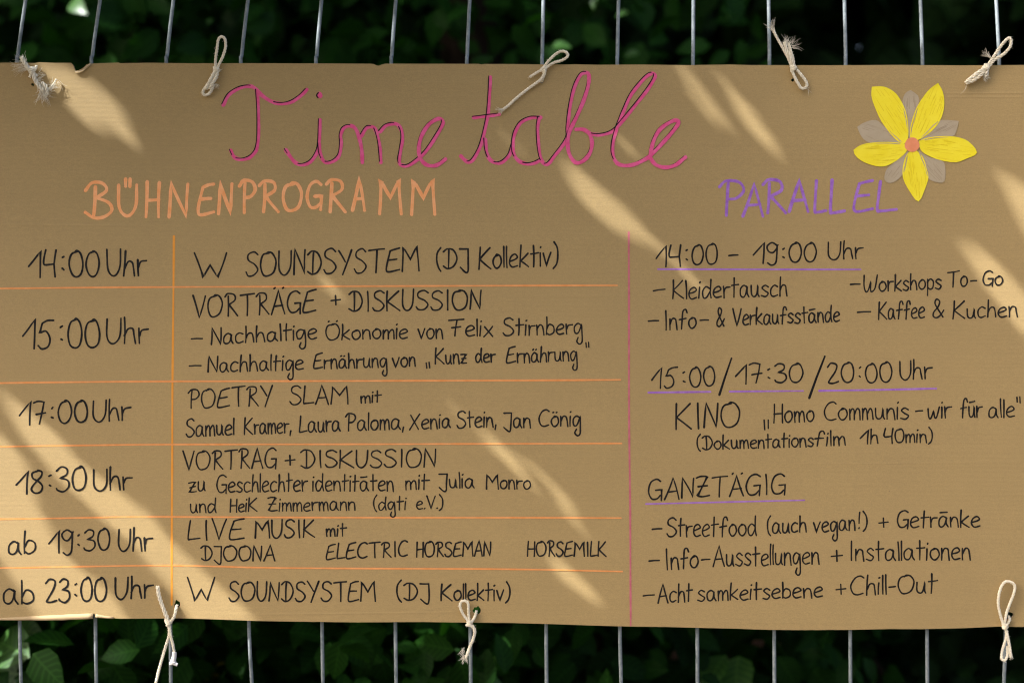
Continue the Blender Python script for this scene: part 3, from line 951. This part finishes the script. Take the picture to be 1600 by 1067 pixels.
I.poly([(CX + 11.6 * math.cos(a) * (1 + .04 * math.sin(3 * a)), CY + 11.4 * math.sin(a)) for a in np.linspace(0, 2 * math.pi, 28)[:-1]], 0.00105)
I.build('flower_centre', M_PEACH, fl)

# ------------------------------------------------------------------ wire fence
fence = empty('wire_fence', (0, 0.01, 0), 'galvanised wire mesh site fence of thin upright rods carrying the cardboard sign', 'fence')
rows = [0, 97, 975, 1067]
wx = {0: [40, 156.5, 271, 387.5, 502.5, 618.5, 734, 849, 966.5, 1083.5, 1201, 1319.5, 1438, 1556.5],
      97: [26.5, 143, 260, 376.5, 494, 611.5, 729.5, 847.2, 964.5, 1083, 1202.5, 1321.5, 1441.5, 1561.5],
      975: [30.5, 148.8, 266, 388, 502.8, 617.5, 734.5, 853, 968, 1089.2, 1209.2, 1328, 1448, 1571.5],
      1067: [32.8, 150.5, 267, 393.5, 504.5, 619, 735.5, 854, 970.5, 1089.8, 1210, 1328.8, 1449, 1568.5]}
for e in range(1, 9):
    for r in rows:
        wx[r].insert(0, wx[r][0] - 117.6); wx[r].append(wx[r][-1] + 118.4)
BACK = 0.009 + 0.0022
dep = {-60: 0.050, 0: 0.032, 97: BACK, 975: BACK, 1067: BACK + 0.008, 1160: BACK + 0.016}
for i in range(len(wx[0])):
    x0, x1, x2, x3 = (wx[r][i] for r in rows)
    p0 = Vector(W(x0, 0, dep[0])); p1 = Vector(W(x1, 97, dep[97])); p2 = Vector(W(x2, 975, dep[975])); p3 = Vector(W(x3, 1067, dep[1067]))
    up_ = p0 + (p0 - p1) * .55
    mb = MB()
    path = [Vector((up_.x, 0.02, 2.04)), Vector((up_.x, 0.028, up_.z + .09)), up_, p0, p1 + (p0 - p1) * .12, p1 - Vector((0, 0, .03)), p1.lerp(p2, .5), p2 + Vector((0, 0, .03)), p3,
            Vector((p3.x, p3.y + .003, .86)), Vector((p3.x, 0.012, .74)), Vector((p3.x, 0.012, .5)), Vector((p3.x, 0.012, .12))]
    mb.tube(catmull(path, 4), 0.0025, 8)
    mb.build('wire', M_ZINC, fence)
for z in (0.12, 0.46, 0.79, 1.12, 1.45, 2.04):
    if z < 0.8 and z > .2: yy = 0.0176
    elif z in (0.12, 2.04): yy = 0.018
    else: yy = BACK + 0.0053
    mb = MB(); mb.tube([(-1.76, yy, z), (1.77, yy, z)], 0.0027, 8); mb.build('cross_wire', M_ZINC, fence)
mb = MB()
fp = [(-1.78, .012, 0.0), (-1.78, .012, 2.06)]
mb.tube([(-1.78, .018, -.05), (-1.78, .018, 2.04), (-1.76, .018, 2.08), (1.77, .018, 2.08), (1.79, .018, 2.04), (1.79, .018, -.05)], 0.02, 12)
mb.tube([(-1.76, .018, .075), (1.77, .018, .075)], 0.018, 12)
mb.build('frame', M_ZINC, fence)

# ------------------------------------------------------------------ twine ties
GRP = 'twine ties holding the sign to the fence'
def PT(pts):            # (px, py, lift in mm)
    return catmull([P(x, y, z * .001) for x, y, z in pts], 8)
def fibres(mb, at, dirs, n, length, spread, seed, r=0.00016, mi=0, origin=1.6):
    rd = random.Random(seed)
    for k in range(n):
        x, y, z = at
        a = math.radians(dirs + rd.uniform(-spread, spread))
        l = length * rd.uniform(.45, 1.1)
        b = rd.uniform(-.5, .5)
        ox, oy = rd.uniform(-origin, origin), rd.uniform(-origin, origin)
        z0 = z + rd.uniform(-1, 1.5)
        pts = [(x + ox + math.cos(a + b * t) * l * t, y + oy + math.sin(a + b * t) * l * t, max(.6, z0 + rd.uniform(-1, 2.5) * t)) for t in (0, .35, .7, 1)]
        mb.tube([P(px, py, q * .001) for px, py, q in pts], lambda u: r * rd.uniform(.9, 1.1) * (1.15 - .6 * u), 4, mi, cap=False)
def fuzz(mb, path, n, seed, length=4.0):
    """stray hairs along a rope"""
    rd = random.Random(seed)
    for k in range(n):
        p = path[rd.randrange(len(path))]
        d = Vector((rd.gauss(0, 1), -abs(rd.gauss(0, .6)), rd.gauss(0, 1))).normalized() * length * S * rd.uniform(.5, 1.4)
        e = Vector((rd.gauss(0, 1), -abs(rd.gauss(0, .5)), rd.gauss(0, 1))) * S * 1.2
        mb.tube([p, p + d * .5 + e, p + d], 0.00011, 3, 0, cap=False)
def knot(mb, x, y, z, r, rope_r, seed, ang=0):
    """a few tight turns of twine round the tie"""
    rd = random.Random(seed)
    for k in range(3):
        a0 = ang + (k - 1) * .35 + rd.uniform(-.2, .2)
        off = (k - 1) * r * .55
        cx = x + math.sin(ang) * off; cy = y + math.cos(ang) * off
        pts = []
        for t in range(10):
            a = 2 * math.pi * t / 9
            u = math.cos(a) * r; dpt = math.sin(a) * r * S * 1000 * .8
            pts.append((cx + u * math.cos(a0), cy - u * math.sin(a0), z + dpt))
        mb.rope(PT(pts), rope_r)
RR = 0.0021
ties = []
def tie(label, base, parts):
    t = empty('twine_tie', P(base[0], base[1], 0.004), label, 'twine', GRP)
    ties.append(t)
    for name, fn, mats in parts:
        mb = MB(); fn(mb); mb.build(name, mats, t)
    return t
def rp(mb, pts, r=RR, f=10, seed=1):
    p = PT(pts); mb.rope(p, r * 0.95); fuzz(mb, p, f * 3, seed)

# 1 frayed brush at the top left corner
def a1(m):
    rp(m, [(35,90,7),(39,98,7),(45,107,6),(52,114,5),(57,121,5)], .0030, 12, 1)
def a2(m):
    knot(m, 50, 110, 5, 4.2, .0021, 3, .7)
    rp(m, [(57,103,3),(55,110,6),(50,116,7),(46,121,3)], .0019, 4, 8)
def a3(m):
    rp(m, [(52,114,5),(56,126,6),(63,136,6),(70,143,6)], .0030, 8, 4)
    fibres(m, (64,134,5.5), 55, 70, 20, 28, 5, .00022, 0, 5)
    fibres(m, (68,143,5.5), 80, 44, 22, 50, 6, .0002, 0, 6)
    fibres(m, (58,122,5.5), 10, 18, 16, 80, 45, .00018, 0, 5); fibres(m, (40,98,6), 200, 16, 18, 40, 46, .00018, 0, 4)
    fibres(m, (46,108,5.5), 185, 30, 30, 26, 7, .00016)
    fibres(m, (78,140,5), -45, 22, 16, 22, 8, .0002, 0, 3)
    rp(m, [(70,143,6),(78,139,6),(84,132,5),(88,124,4)], .0011, 8, 41)
    fibres(m, (92,128,4), 60, 5, 22, 50, 9, .00016)
    rp(m, [(66,130,6),(73,136,6.5),(74,146,6),(70,152,5)], .0024, 8, 44)
tie('frayed white twine tie unravelling into loose fibres at the sign top left', (52,116), [('cut_end', a1, M_FIBRE), ('knot', a2, M_FIBRE), ('frayed_end', a3, M_FIBRE)])

# 2 two loops, standing up and hanging down
def b1(m): rp(m, [(337,108,5),(337,95,6),(339.5,78,6.5),(342,63,7),(347,58.5,7),(352,62,7),(353,74,6.5),(349,88,6),(343,100,6),(339,110,5)], .0019, 12, 11)
def b2(m): knot(m, 338, 109, 5, 3.6, .0017, 13, .2)
def b3(m):
    rp(m, [(338,112,5),(331,124,6),(322,136,6),(317,144,5),(320,149,5),(327,147,5.5),(332,139,6),(334,132,6)], .0020, 10, 14)
    rp(m, [(340,112,5),(338,122,7),(331,133,7.5),(328,140,6)], .0024, 10, 15)
    rp(m, [(336,112,6),(329,126,8),(322,140,6.5)], .0022, 8, 16)
    fibres(m, (341,112,4.5), -35, 14, 6, 30, 17, .0002); fibres(m, (337,132,4.5), 45, 16, 7, 40, 18, .0002)
tie('cream twine tie with an upright slim loop standing above the big T', (338,110), [('upper_loop', b1, M_TWINE), ('knot', b2, M_TWINE), ('lower_loop', b3, M_TWINE)])

# 3 loop with a long tail across the title
def c1(m): rp(m, [(848,108,5),(856,98,6.5),(866,88,7),(876,82,7),(885,84,7),(886.5,90,7),(878,96,7),(864,100,6.5),(852,108,5.5)], .0019, 12, 21)
def c2(m):
    knot(m, 850, 110, 5, 3.4, .0018, 23, .5)
    rp(m, [(852,108,6),(851,116,6),(848,123,4),(846.5,128,-1)], .0019, 6, 24)
def c3(m):
    rp(m, [(851,113,5),(846,124,6),(836,132,5),(822,142,4),(806,155,4),(794,166,4),(786,172,4)], .0019, 14, 25)
    rp(m, [(850,108,6),(842,113,6),(834,117.5,5),(827.5,121.5,4)], .0018, 8, 26)
def c4(m): fibres(m, (786,172,3.5), 158, 34, 11, 34, 27, .0002, 0, 2)
tie('twine tie with a long straight frayed tail crossing the big pink title', (848,112), [('loop', c1, M_TWINE), ('knot', c2, M_TWINE), ('tail', c3, M_TWINE), ('frayed_end', c4, M_FIBRE)])

# 4 two frayed ends up, a loop down
def d1(m):
    rp(m, [(1207,50,7),(1213,62,7),(1221,76,7),(1229,90,6),(1236,105,5)], .0018, 10, 31)
    rp(m, [(1224,68,7),(1228,80,7),(1234,92,6.5),(1239,105,5)], .0024, 10, 32)
    rp(m, [(1231,70,7),(1234,82,7),(1238,94,6),(1240,105,5)], .0020, 10, 38)
def d2(m): knot(m, 1239, 108, 5, 4.0, .0017, 33, .15)
def d3(m): rp(m, [(1236,109,5),(1240,120,6),(1246,132,6),(1252,139.5,5),(1259,137,5),(1259,130,5.5),(1252,120,6),(1244,110,5)], .0020, 10, 34)
def d4(m):
    fibres(m, (1208,52,6.5), -112, 30, 20, 20, 35, .0002, 0, 2.2)
def d5(m):
    fibres(m, (1227,70,6.5), -70, 38, 12, 45, 36, .00022, 0, 4)
    fibres(m, (1236,76,6.5), -30, 16, 18, 40, 37, .0002, 0, 3)
def d6(m): fibres(m, (1261,139,4), 75, 3, 14, 20, 39, .00014, 0, .8)
tie('twine tie left of the flower with two bristly frayed ends pointing up', (1239,110), [('tail', d1, M_TWINE), ('knot', d2, M_TWINE), ('loop', d3, M_TWINE), ('frayed_end', d4, M_FIBRE), ('frayed_end', d5, M_FIBRE), ('frayed_end', d6, M_FIBRE)])

# 5 leaning loop at the top right
def e1(m): rp(m, [(1539,107,5),(1548,94,6),(1557,80,7),(1566,68,7),(1574,61.5,7),(1577,66,7),(1575,76,7),(1565,87,6.5),(1552,95,6),(1543,106,5)], .0021, 14, 51)
def e2(m): knot(m, 1539, 107, 5, 4.2, .0018, 53, -.6)
def e3(m):
    rp(m, [(1537,109,5),(1526,116,6.5),(1514,125,6),(1507,132,5)], .0030, 10, 54)
    rp(m, [(1538,110,5),(1530,119,7),(1519,127,6.5),(1509,131,5)], .0024, 10, 55)
def e4(m):
    rp(m, [(1540,110,5),(1540,116,5),(1537,121,4)], .0030, 6, 56)
    fibres(m, (1538,119,4), 80, 34, 9, 35, 57, .0002, 0, 3)
def e5(m): fibres(m, (1545,92,6), -140, 22, 16, 30, 58, .0002)
def e6(m): fibres(m, (1509,134,4), 110, 3, 16, 20, 59, .00014, 0, .8)
tie('twine tie with a loop leaning right at the sign top right above the flower', (1539,108), [('upper_loop', e1, M_TWINE), ('knot', e2, M_TWINE), ('lower_loop', e3, M_TWINE), ('frayed_end', e4, M_FIBRE), ('frayed_end', e5, M_FIBRE), ('frayed_end', e6, M_FIBRE)])

# 6 bottom left, long tail running out of the picture
def f1(m): rp(m, [(248,914,6),(250,928,6.5),(255,944,6.5),(261,960,6),(264,969,5)], .0026, 14, 61)
def f2(m):
    knot(m, 265, 971, 5, 4.0, .0016, 63, .1)
    rp(m, [(276.5,945,-1),(276,950,4),(274,960,5.5),(271,966,5.5),(265,971,6),(260,968,4),(262,962,-1)], .0021, 8, 64)
def f3(m):
    rp(m, [(264,973,5),(266,984,5),(264,996,4),(257,1018,3),(250,1042,2),(244,1068,2),(239,1100,1),(238,1140,1)], .0020, 16, 65)
    rp(m, [(266,974,5),(268,990,6),(272,1006,6),(274,1020,5.5)], .0019, 8, 66)
def f4(m):
    m.tube(PT([(274,1017,5.5),(273.5,1024,5.5),(272,1031,5.5),(272,1033,5.5)]), lambda u: .0030 + .0016 * u * u, 10)
    m.tube(PT([(267,1035,6),(272,1034,6.5),(279,1036.5,6)]), .0024, 8)
tie('twine tie at the bottom edge with a long tail beside the orange divider', (265,972), [('cut_end', f1, M_TWINE), ('knot', f2, M_TWINE), ('tail', f3, M_TWINE), ('taped_end', f4, M_TAPE)])

# 7 bottom middle
def g1(m): rp(m, [(732,969,5),(724,958,6),(719,946,6.5),(721,938.5,6.5),(727,937,6.5),(731.5,941,6.5),(732,952,6),(733,967,5)], .0018, 10, 71)
def g2(m):
    knot(m, 734, 971, 5, 3.6, .0016, 73, .1)
    rp(m, [(744.5,954,-1),(743,959,4),(740,966,5.5),(735,971,6)], .0018, 6, 74)
def g3(m):
    rp(m, [(733,973,5),(739,977,6),(742,984,6),(740,995,5),(735,1007,5),(731,1018,4.5),(728,1026,4.5)], .0021, 12, 75)
    rp(m, [(728,975,5),(736,976,7),(740,980,6)], .0016, 5, 76)
def g4(m):
    fibres(m, (727,1024,4), 105, 34, 10, 30, 77, .00022, 0, 3); fibres(m, (724,1012,4.5), 100, 20, 13, 30, 78, .0002, 0, 2.5)
tie('short twine tie with small loop at the middle of the bottom edge', (734,972), [('loop', g1, M_TWINE), ('knot', g2, M_TWINE), ('tail', g3, M_TWINE), ('frayed_end', g4, M_FIBRE)])

# 8 bottom right
def h1(m): rp(m, [(1567,976,5),(1562,962,6),(1558,946,6.5),(1558,930,7),(1562,915,7),(1568,907.5,7),(1577,908,7),(1583,914,7),(1581,928,6.5),(1575,944,6),(1570,960,6),(1568,975,5)], .0019, 14, 81)
def h2(m):
    knot(m, 1569, 977, 5, 3.6, .0016, 83, .1)
    rp(m, [(1576.5,962,-1),(1577,966,3),(1574,972,5),(1569,977,5.5)], .0017, 6, 84)
def h3(m):
    rp(m, [(1569,979,5),(1572,992,6),(1575,1008,6),(1578,1026,5)], .0021, 8, 85)
    rp(m, [(1572,984,5),(1569,998,6),(1564,1014,6),(1563,1027,5.5),(1568,1030,5.5),(1572,1022,5),(1572,1008,5)], .0018, 8, 86)
def h4(m): fibres(m, (1578,1022,4.5), 90, 24, 6, 25, 87, .00022, 0, 2.4)
tie('twine tie with one tall open loop at the sign bottom right corner', (1569,978), [('loop', h1, M_TWINE), ('knot', h2, M_TWINE), ('tail', h3, M_TWINE), ('frayed_end', h4, M_FIBRE)])

# ------------------------------------------------------------------ leaves
def leaf_mesh(name, C, size, mats, parent, normal_bias=(0, 0, 1), bias=0.6, rows=2, aspect=0.55, midx=None, seed=0, keep=None, droop=.25):
    """many separate leaves: rows of cross-sections from stalk to tip, folded on the midrib"""
    g = np.random.default_rng(seed)
    n = len(C)
    nb = np.array(normal_bias, float)
    N_ = g.normal(size=(n, 3)); N_ /= np.linalg.norm(N_, axis=1, keepdims=True)
    N_ = N_ * (1 - bias) + nb * bias; N_ /= np.linalg.norm(N_, axis=1, keepdims=True)
    A = g.normal(size=(n, 3)); A[:, 2] -= droop * 2
    A -= N_ * (A * N_).sum(1, keepdims=True); A /= np.linalg.norm(A, axis=1, keepdims=True)
    B = np.cross(N_, A)
    Lr = size * g.uniform(.65, 1.3, n); Wd = Lr * aspect * g.uniform(.85, 1.2, n)
    us = np.linspace(0, 1, rows + 2)
    prof = np.sin(np.pi * us ** .8) ** .85
    vs = []
    for k, u in enumerate(us):
        ctr = C + A * ((u - .5) * Lr)[:, None] - N_ * (droop * Lr * (u - .3) ** 2)[:, None]
        if k in (0, rows + 1): vs.append(ctr)
        else:
            h = (Wd * prof[k] / 2)[:, None]
            vs += [ctr + B * h + N_ * h * .25, ctr, ctr - B * h + N_ * h * .25]
    V = np.stack(vs, 1)
    if keep is not None:
        ok = keep(V); V = V[ok]
        n = len(V)
        if midx is not None: midx = midx[ok]
    m_ = V.shape[1]
    F = []
    F += [(0, 1, 2), (0, 2, 3)]
    for r in range(rows - 1):
        a = 1 + 3 * r
        F += [(a, a + 3, a + 4), (a, a + 4, a + 1), (a + 1, a + 4, a + 5), (a + 1, a + 5, a + 2)]
    a = 1 + 3 * (rows - 1)
    F += [(a, m_ - 1, a + 1), (a + 1, m_ - 1, a + 2)]
    F = np.array(F)
    faces = (F[None] + (np.arange(n) * m_)[:, None, None]).reshape(-1, 3)
    me = bpy.data.meshes.new(name)
    nv, nf = n * m_, len(faces)
    me.vertices.add(nv); me.vertices.foreach_set('co', V.reshape(-1).astype(np.float32))
    me.loops.add(nf * 3); me.loops.foreach_set('vertex_index', faces.reshape(-1).astype(np.int32))
    me.polygons.add(nf); me.polygons.foreach_set('loop_start', (np.arange(nf) * 3).astype(np.int32))
    for mm in (mats if isinstance(mats, (list, tuple)) else [mats]): me.materials.append(mm)
    if midx is not None: me.polygons.foreach_set('material_index', np.repeat(midx, len(F)).astype(np.int32))
    me.polygons.foreach_set('use_smooth', np.ones(nf, bool))
    bl = []
    for k, u in enumerate(us):
        bl += [(0, u, 0)] if k in (0, rows + 1) else [(1, u, 0), (0, u, 0), (-1, u, 0)]
    att = me.attributes.new('blade', 'FLOAT_VECTOR', 'POINT')
    att.data.foreach_set('vector', np.tile(np.array(bl, np.float32), (n, 1)).reshape(-1))
    me.update(calc_edges=True)
    o = bpy.data.objects.new(name, me); col.objects.link(o)
    if parent is not None:
        o.parent = parent; o.matrix_parent_inverse = parent.matrix_world.inverted()
    return o

# -- where the sun comes through the tree onto the sign (photo pixels on the board)
gaps = [
 [(52,92),(85,98),(125,119),(157,136),(177,162),(190,192),(206,218),(186,203),(160,187),(142,178),(136,195),(108,160),(82,128),(60,112)],
 [(1062,100),(1068,102),(1092,132),(1116,164),(1138,204),(1130,206),(1106,178),(1088,148)],
 [(1114,116),(1124,120),(1166,168),(1206,220),(1216,242),(1200,232),(1152,172)],
 [(884,262),(902,264),(930,286),(960,316),(992,348),(1024,378),(1006,372),(972,358),(930,334),(900,304)],
 [(1030,384),(1040,390),(1096,446),(1120,482),(1108,470),(1066,424)],
 [(1566,280),(1590,282),(1650,330),(1670,420),(1630,400),(1596,352)],
 [(1506,388),(1532,390),(1566,420),(1612,476),(1640,540),(1600,520),(1560,474),(1530,432)],
 [(8,618),(38,640),(68,662),(92,690),(134,734),(168,758),(200,780),(256,836),(296,876),(338,914),(412,980),(312,985),(282,936),(240,878),(202,838),(132,782),(84,736),(47,690),(22,656)],
 [(-60,640),(2,684),(30,708),(44,738),(52,782),(80,838),(98,872),(142,905),(182,938),(210,985),(70,985),(45,933),(0,868),(-60,800)],
 [(692,632),(702,634),(744,670),(800,712),(846,738),(876,770),(898,800),(936,842),(960,862),(926,846),(880,802),(838,764),(792,722),(734,676),(702,648)],
 [(860,874),(884,882),(938,938),(916,934),(880,908)],
 [(762,180),(778,186),(808,230),(790,220)],
 [(496,432),(514,438),(530,460),(516,458)],
 [(970,212),(980,216),(1000,246),(986,240)],
]
sd = np.array(SUN_D)
# single leaves and litter behind the fence coloured brighter as sunlit, or turned: px, py, depth, size, kind
EXTRA = [(632,925,.62,.075,'A'),(655,905,.62,.05,'A'),(622,905,.64,.05,'A'),(15,1010,.55,.10,'A'),(40,985,.6,.07,'A'),(322,1062,.92,.07,'Y'),(300,1058,.95,.05,'Y'),(346,1046,.9,.03,'Y'),
         (760,1040,.6,.05,'A'),(745,1055,.62,.06,'A'),(120,10,1.3,.055,'A'),(928,6,1.5,.03,'A'),(972,22,1.5,.026,'A'),(878,72,1.4,.035,'A'),(988,85,1.5,.026,'A'),
         (215,2,1.4,.06,'A'),(330,32,1.5,.035,'A'),(1142,22,1.6,.02,'A'),(1170,1005,1.3,.07,'D'),(1040,1022,1.3,.05,'D'),(960,1040,1.3,.05,'D'),(1228,1002,1.4,.06,'D'),(1290,1025,1.4,.07,'D'),
         (810,985,.8,.06,'A'),(1115,1050,.9,.11,'A'),(1150,1060,.9,.10,'A'),(10,1050,.6,.08,'A')]
spots = [(W(px, py, y), sz * .55) for px, py, y, sz, k in EXTRA if (px, py) in
         ((632,925),(15,1010),(928,6),(878,72),(322,1062),(1170,1005),(760,1040),(120,10))]
def to_board(V):
    s_ = -V[..., 1] / sd[1]
    x = V[..., 0] + sd[0] * s_; z = V[..., 2] + sd[2] * s_
    return x / S + 800, 533.5 - (z - ZC) / S
def np_inside(X, Y, poly):
    c = np.zeros(X.shape, bool); j = len(poly) - 1
    for i in range(len(poly)):
        xi, yi = poly[i]; xj, yj = poly[j]
        if yi != yj:
            c ^= ((yi > Y) != (yj > Y)) & (X < (xj - xi) * (Y - yi) / (yj - yi) + xi)
        j = i
    return c
FAINT = ((1062,100), (1114,116), (692,632), (862,876), (762,180), (496,432), (970,212), (-6,312), (1030,384))
def keep_gaps(V, thin=0.0):
    ctr = V.mean(1, keepdims=True)
    m_ = V.shape[1]
    ij = [(a, b) for a in range(m_) for b in range(a + 1, m_)]
    W_ = np.concatenate([V] + [V[:, [a]] * (1 - q) + V[:, [b]] * q for a, b in ij for q in (.33, .67)], 1)
    X, Y = to_board(W_)
    lox, hix, loy, hiy = X.min(1), X.max(1), Y.min(1), Y.max(1)
    bad = np.zeros(len(V), bool)
    for g_ in gaps:
        ga = np.array(g_, float)
        c = np.nonzero((lox < ga[:, 0].max()) & (hix > ga[:, 0].min()) & (loy < ga[:, 1].max()) & (hiy > ga[:, 1].min()))[0]
        bad[c] |= np_inside(X[c], Y[c], g_).any(1) & (np.random.default_rng(len(c)).uniform(size=len(c)) > (thin if g_[0] in FAINT else 0.0))
    for p, r in spots:
        d = ctr[:, 0] - np.array(p)
        d -= (d @ sd)[:, None] * sd
        bad |= (np.linalg.norm(d, axis=1) < r + .035)
    return ~bad

def limb(mb, a, b, r0, r1, seed, wob=.06, sides=9, seg=8):
    rd = random.Random(seed)
    a, b = Vector(a), Vector(b)
    L_ = (b - a).length
    pts = [a.lerp(b, t / 4) + (Vector((rd.gauss(0, 1), rd.gauss(0, 1), rd.gauss(0, .4))) * wob * L_ * (0 if t in (0, 4) else .5)) for t in range(5)]
    p = catmull(pts, seg // 2)
    mb.tube(p, lambda u: r0 + (r1 - r0) * u, sides)
    return p


# -- the tree that shades the sign, standing out of the picture to the left
tree = empty('shade_tree', (-4.3, -1.1, 0), 'leafy tree standing left of the fence with dappled sun falling through its crown', 'tree')
mb = MB()
limb(mb, (-4.3, -1.1, -.1), (-4.1, -1.0, 3.0), .17, .12, 1, .03, 14)
mb.build('trunk', M_BARK, tree)
mb = MB()
for k, (a, b, r0) in enumerate([((-4.1,-1.0,3.0), (-3.3,-.9,5.6), .11), ((-4.1,-1.0,2.9), (-5.4,-1.4,4.8), .08), ((-4.12,-1.0,2.6), (-4.3,.5,4.6), .07), ((-4.13,-1.0,2.8), (-4.0,-2.3,4.8), .07)]):
    limb(mb, a, b, r0, .02, 20 + k, .08)
mb.build('branch', M_BARK, tree)
g = np.random.default_rng(5)
# spray of foliage directly between the sun and the sign
n1 = 26000
X = g.uniform(-110, 1720, n1); Y = g.uniform(50, 1030, n1); t_ = g.uniform(1.35, 2.15, n1)
C1 = np.stack([(X - 800) * S, np.zeros(n1), ZC + (533.5 - Y) * S], 1) - sd[None] * t_[:, None]
leaf_mesh('foliage', C1, .028, M_LEAF_T, tree, normal_bias=-sd, bias=.62, rows=2, seed=6, keep=lambda V: keep_gaps(V, .045))
# the wider crown
n2 = 26000
U = g.normal(size=(n2, 3)); U /= np.linalg.norm(U, axis=1, keepdims=True)
C2 = np.array([-3.2, .5, 5.0]) + U * (g.uniform(0, 1, n2) ** .4)[:, None] * np.array([2.6, 1.9, 1.7])
leaf_mesh('foliage', C2, .10, M_LEAF_T, tree, normal_bias=-sd, bias=.5, rows=2, seed=8, keep=keep_gaps)

# -- shrubs behind the fence
def shrub(label, ctr, rad, n, size, m, seed, stems=5, rows=3, aspect=.6, extra=None, bias_n=(0, -.6, .5)):
    g = np.random.default_rng(seed)
    t = empty('shrub', (ctr[0], ctr[1], 0), label, 'shrub', 'shrubs behind the fence')
    U = g.normal(size=(n, 3)); U /= np.linalg.norm(U, axis=1, keepdims=True)
    rr = g.uniform(0, 1, n) ** .42
    lump = 1 + .22 * np.sin(U[:, 0] * 7 + seed) * np.cos(U[:, 2] * 6 + seed * 2)
    C = np.array(ctr) + U * (rr * lump)[:, None] * np.array(rad)
    C[:, 1] = np.maximum(C[:, 1], .16)
    C = C[C[:, 2] > .05]
    leaf_mesh('foliage', C, size, m, t, normal_bias=np.array(bias_n) / np.linalg.norm(bias_n), bias=.5, rows=rows, aspect=aspect, seed=seed + 1)
    mb = MB(); rd = random.Random(seed)
    for k in range(stems):
        a = (ctr[0] + rd.uniform(-.12, .12), ctr[1] + rd.uniform(-.08, .15), -.05)
        b = (ctr[0] + rd.uniform(-.8, .8) * rad[0], ctr[1] + rd.uniform(-.3, .6) * rad[1], ctr[2] + rd.uniform(.1, .75) * rad[2])
        limb(mb, a, b, .016, .005, seed + k, .08, 7)
    mb.build('stem', M_BARK, t)
    return t
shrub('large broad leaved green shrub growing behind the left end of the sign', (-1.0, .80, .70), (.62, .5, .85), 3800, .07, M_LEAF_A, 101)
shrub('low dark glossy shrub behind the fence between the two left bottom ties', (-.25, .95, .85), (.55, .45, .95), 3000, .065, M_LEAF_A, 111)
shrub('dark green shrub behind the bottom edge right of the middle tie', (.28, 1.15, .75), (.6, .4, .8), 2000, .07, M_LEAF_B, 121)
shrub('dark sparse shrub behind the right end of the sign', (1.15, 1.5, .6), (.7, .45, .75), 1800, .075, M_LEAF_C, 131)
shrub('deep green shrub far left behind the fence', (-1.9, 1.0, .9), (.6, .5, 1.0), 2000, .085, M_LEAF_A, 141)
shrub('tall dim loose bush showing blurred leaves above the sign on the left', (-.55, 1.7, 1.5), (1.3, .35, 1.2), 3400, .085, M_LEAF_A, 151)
# odd sunlit-coloured, yellowed and dry leaves of the nearest shrub
shrubs = [o for o in col.objects if o.name.startswith('shrub')]
for o in shrubs:
    mine = [e for e in EXTRA if min(shrubs, key=lambda q: abs(q.location.x - W(*e[:3])[0]) + (9 if 'far left' in q['label'] else 0)) is o]
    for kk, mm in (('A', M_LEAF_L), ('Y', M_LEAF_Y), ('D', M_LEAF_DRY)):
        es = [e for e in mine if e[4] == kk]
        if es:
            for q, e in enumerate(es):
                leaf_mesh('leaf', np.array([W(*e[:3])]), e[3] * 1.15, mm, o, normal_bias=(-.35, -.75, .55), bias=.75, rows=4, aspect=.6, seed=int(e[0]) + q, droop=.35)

# -- leaning trunk and tall hedge in the dark behind
tr = empty('tree', W(905, 1067, 1.9)[:2] + (0,), 'leaning dark tree trunk in the shade behind the middle of the sign', 'tree')
mb = MB(); b_ = Vector(W(905, 1067, 1.9)); t_p = Vector(W(745, 0, 1.9)); d_ = t_p - b_
limb(mb, b_ - d_ * (b_.z / d_.z) * 1.02, t_p + d_ * .9, .085, .06, 77, .02, 14)
mb.build('trunk', M_BARK, tr)
g = np.random.default_rng(9)
n = 3000
tt = t_p + d_ * .9
C = np.array(tt) + g.normal(size=(n, 3)) * np.array([.8, .6, .5]) + np.array([0, .3, .6])
leaf_mesh('crown', C, .12, M_LEAF_C, tr, rows=2, seed=10)
n = 46000
C = np.stack([g.uniform(-6, 6, n), g.uniform(2.4, 4.2, n), g.uniform(0, 1, n) ** .8 * 4.6], 1)
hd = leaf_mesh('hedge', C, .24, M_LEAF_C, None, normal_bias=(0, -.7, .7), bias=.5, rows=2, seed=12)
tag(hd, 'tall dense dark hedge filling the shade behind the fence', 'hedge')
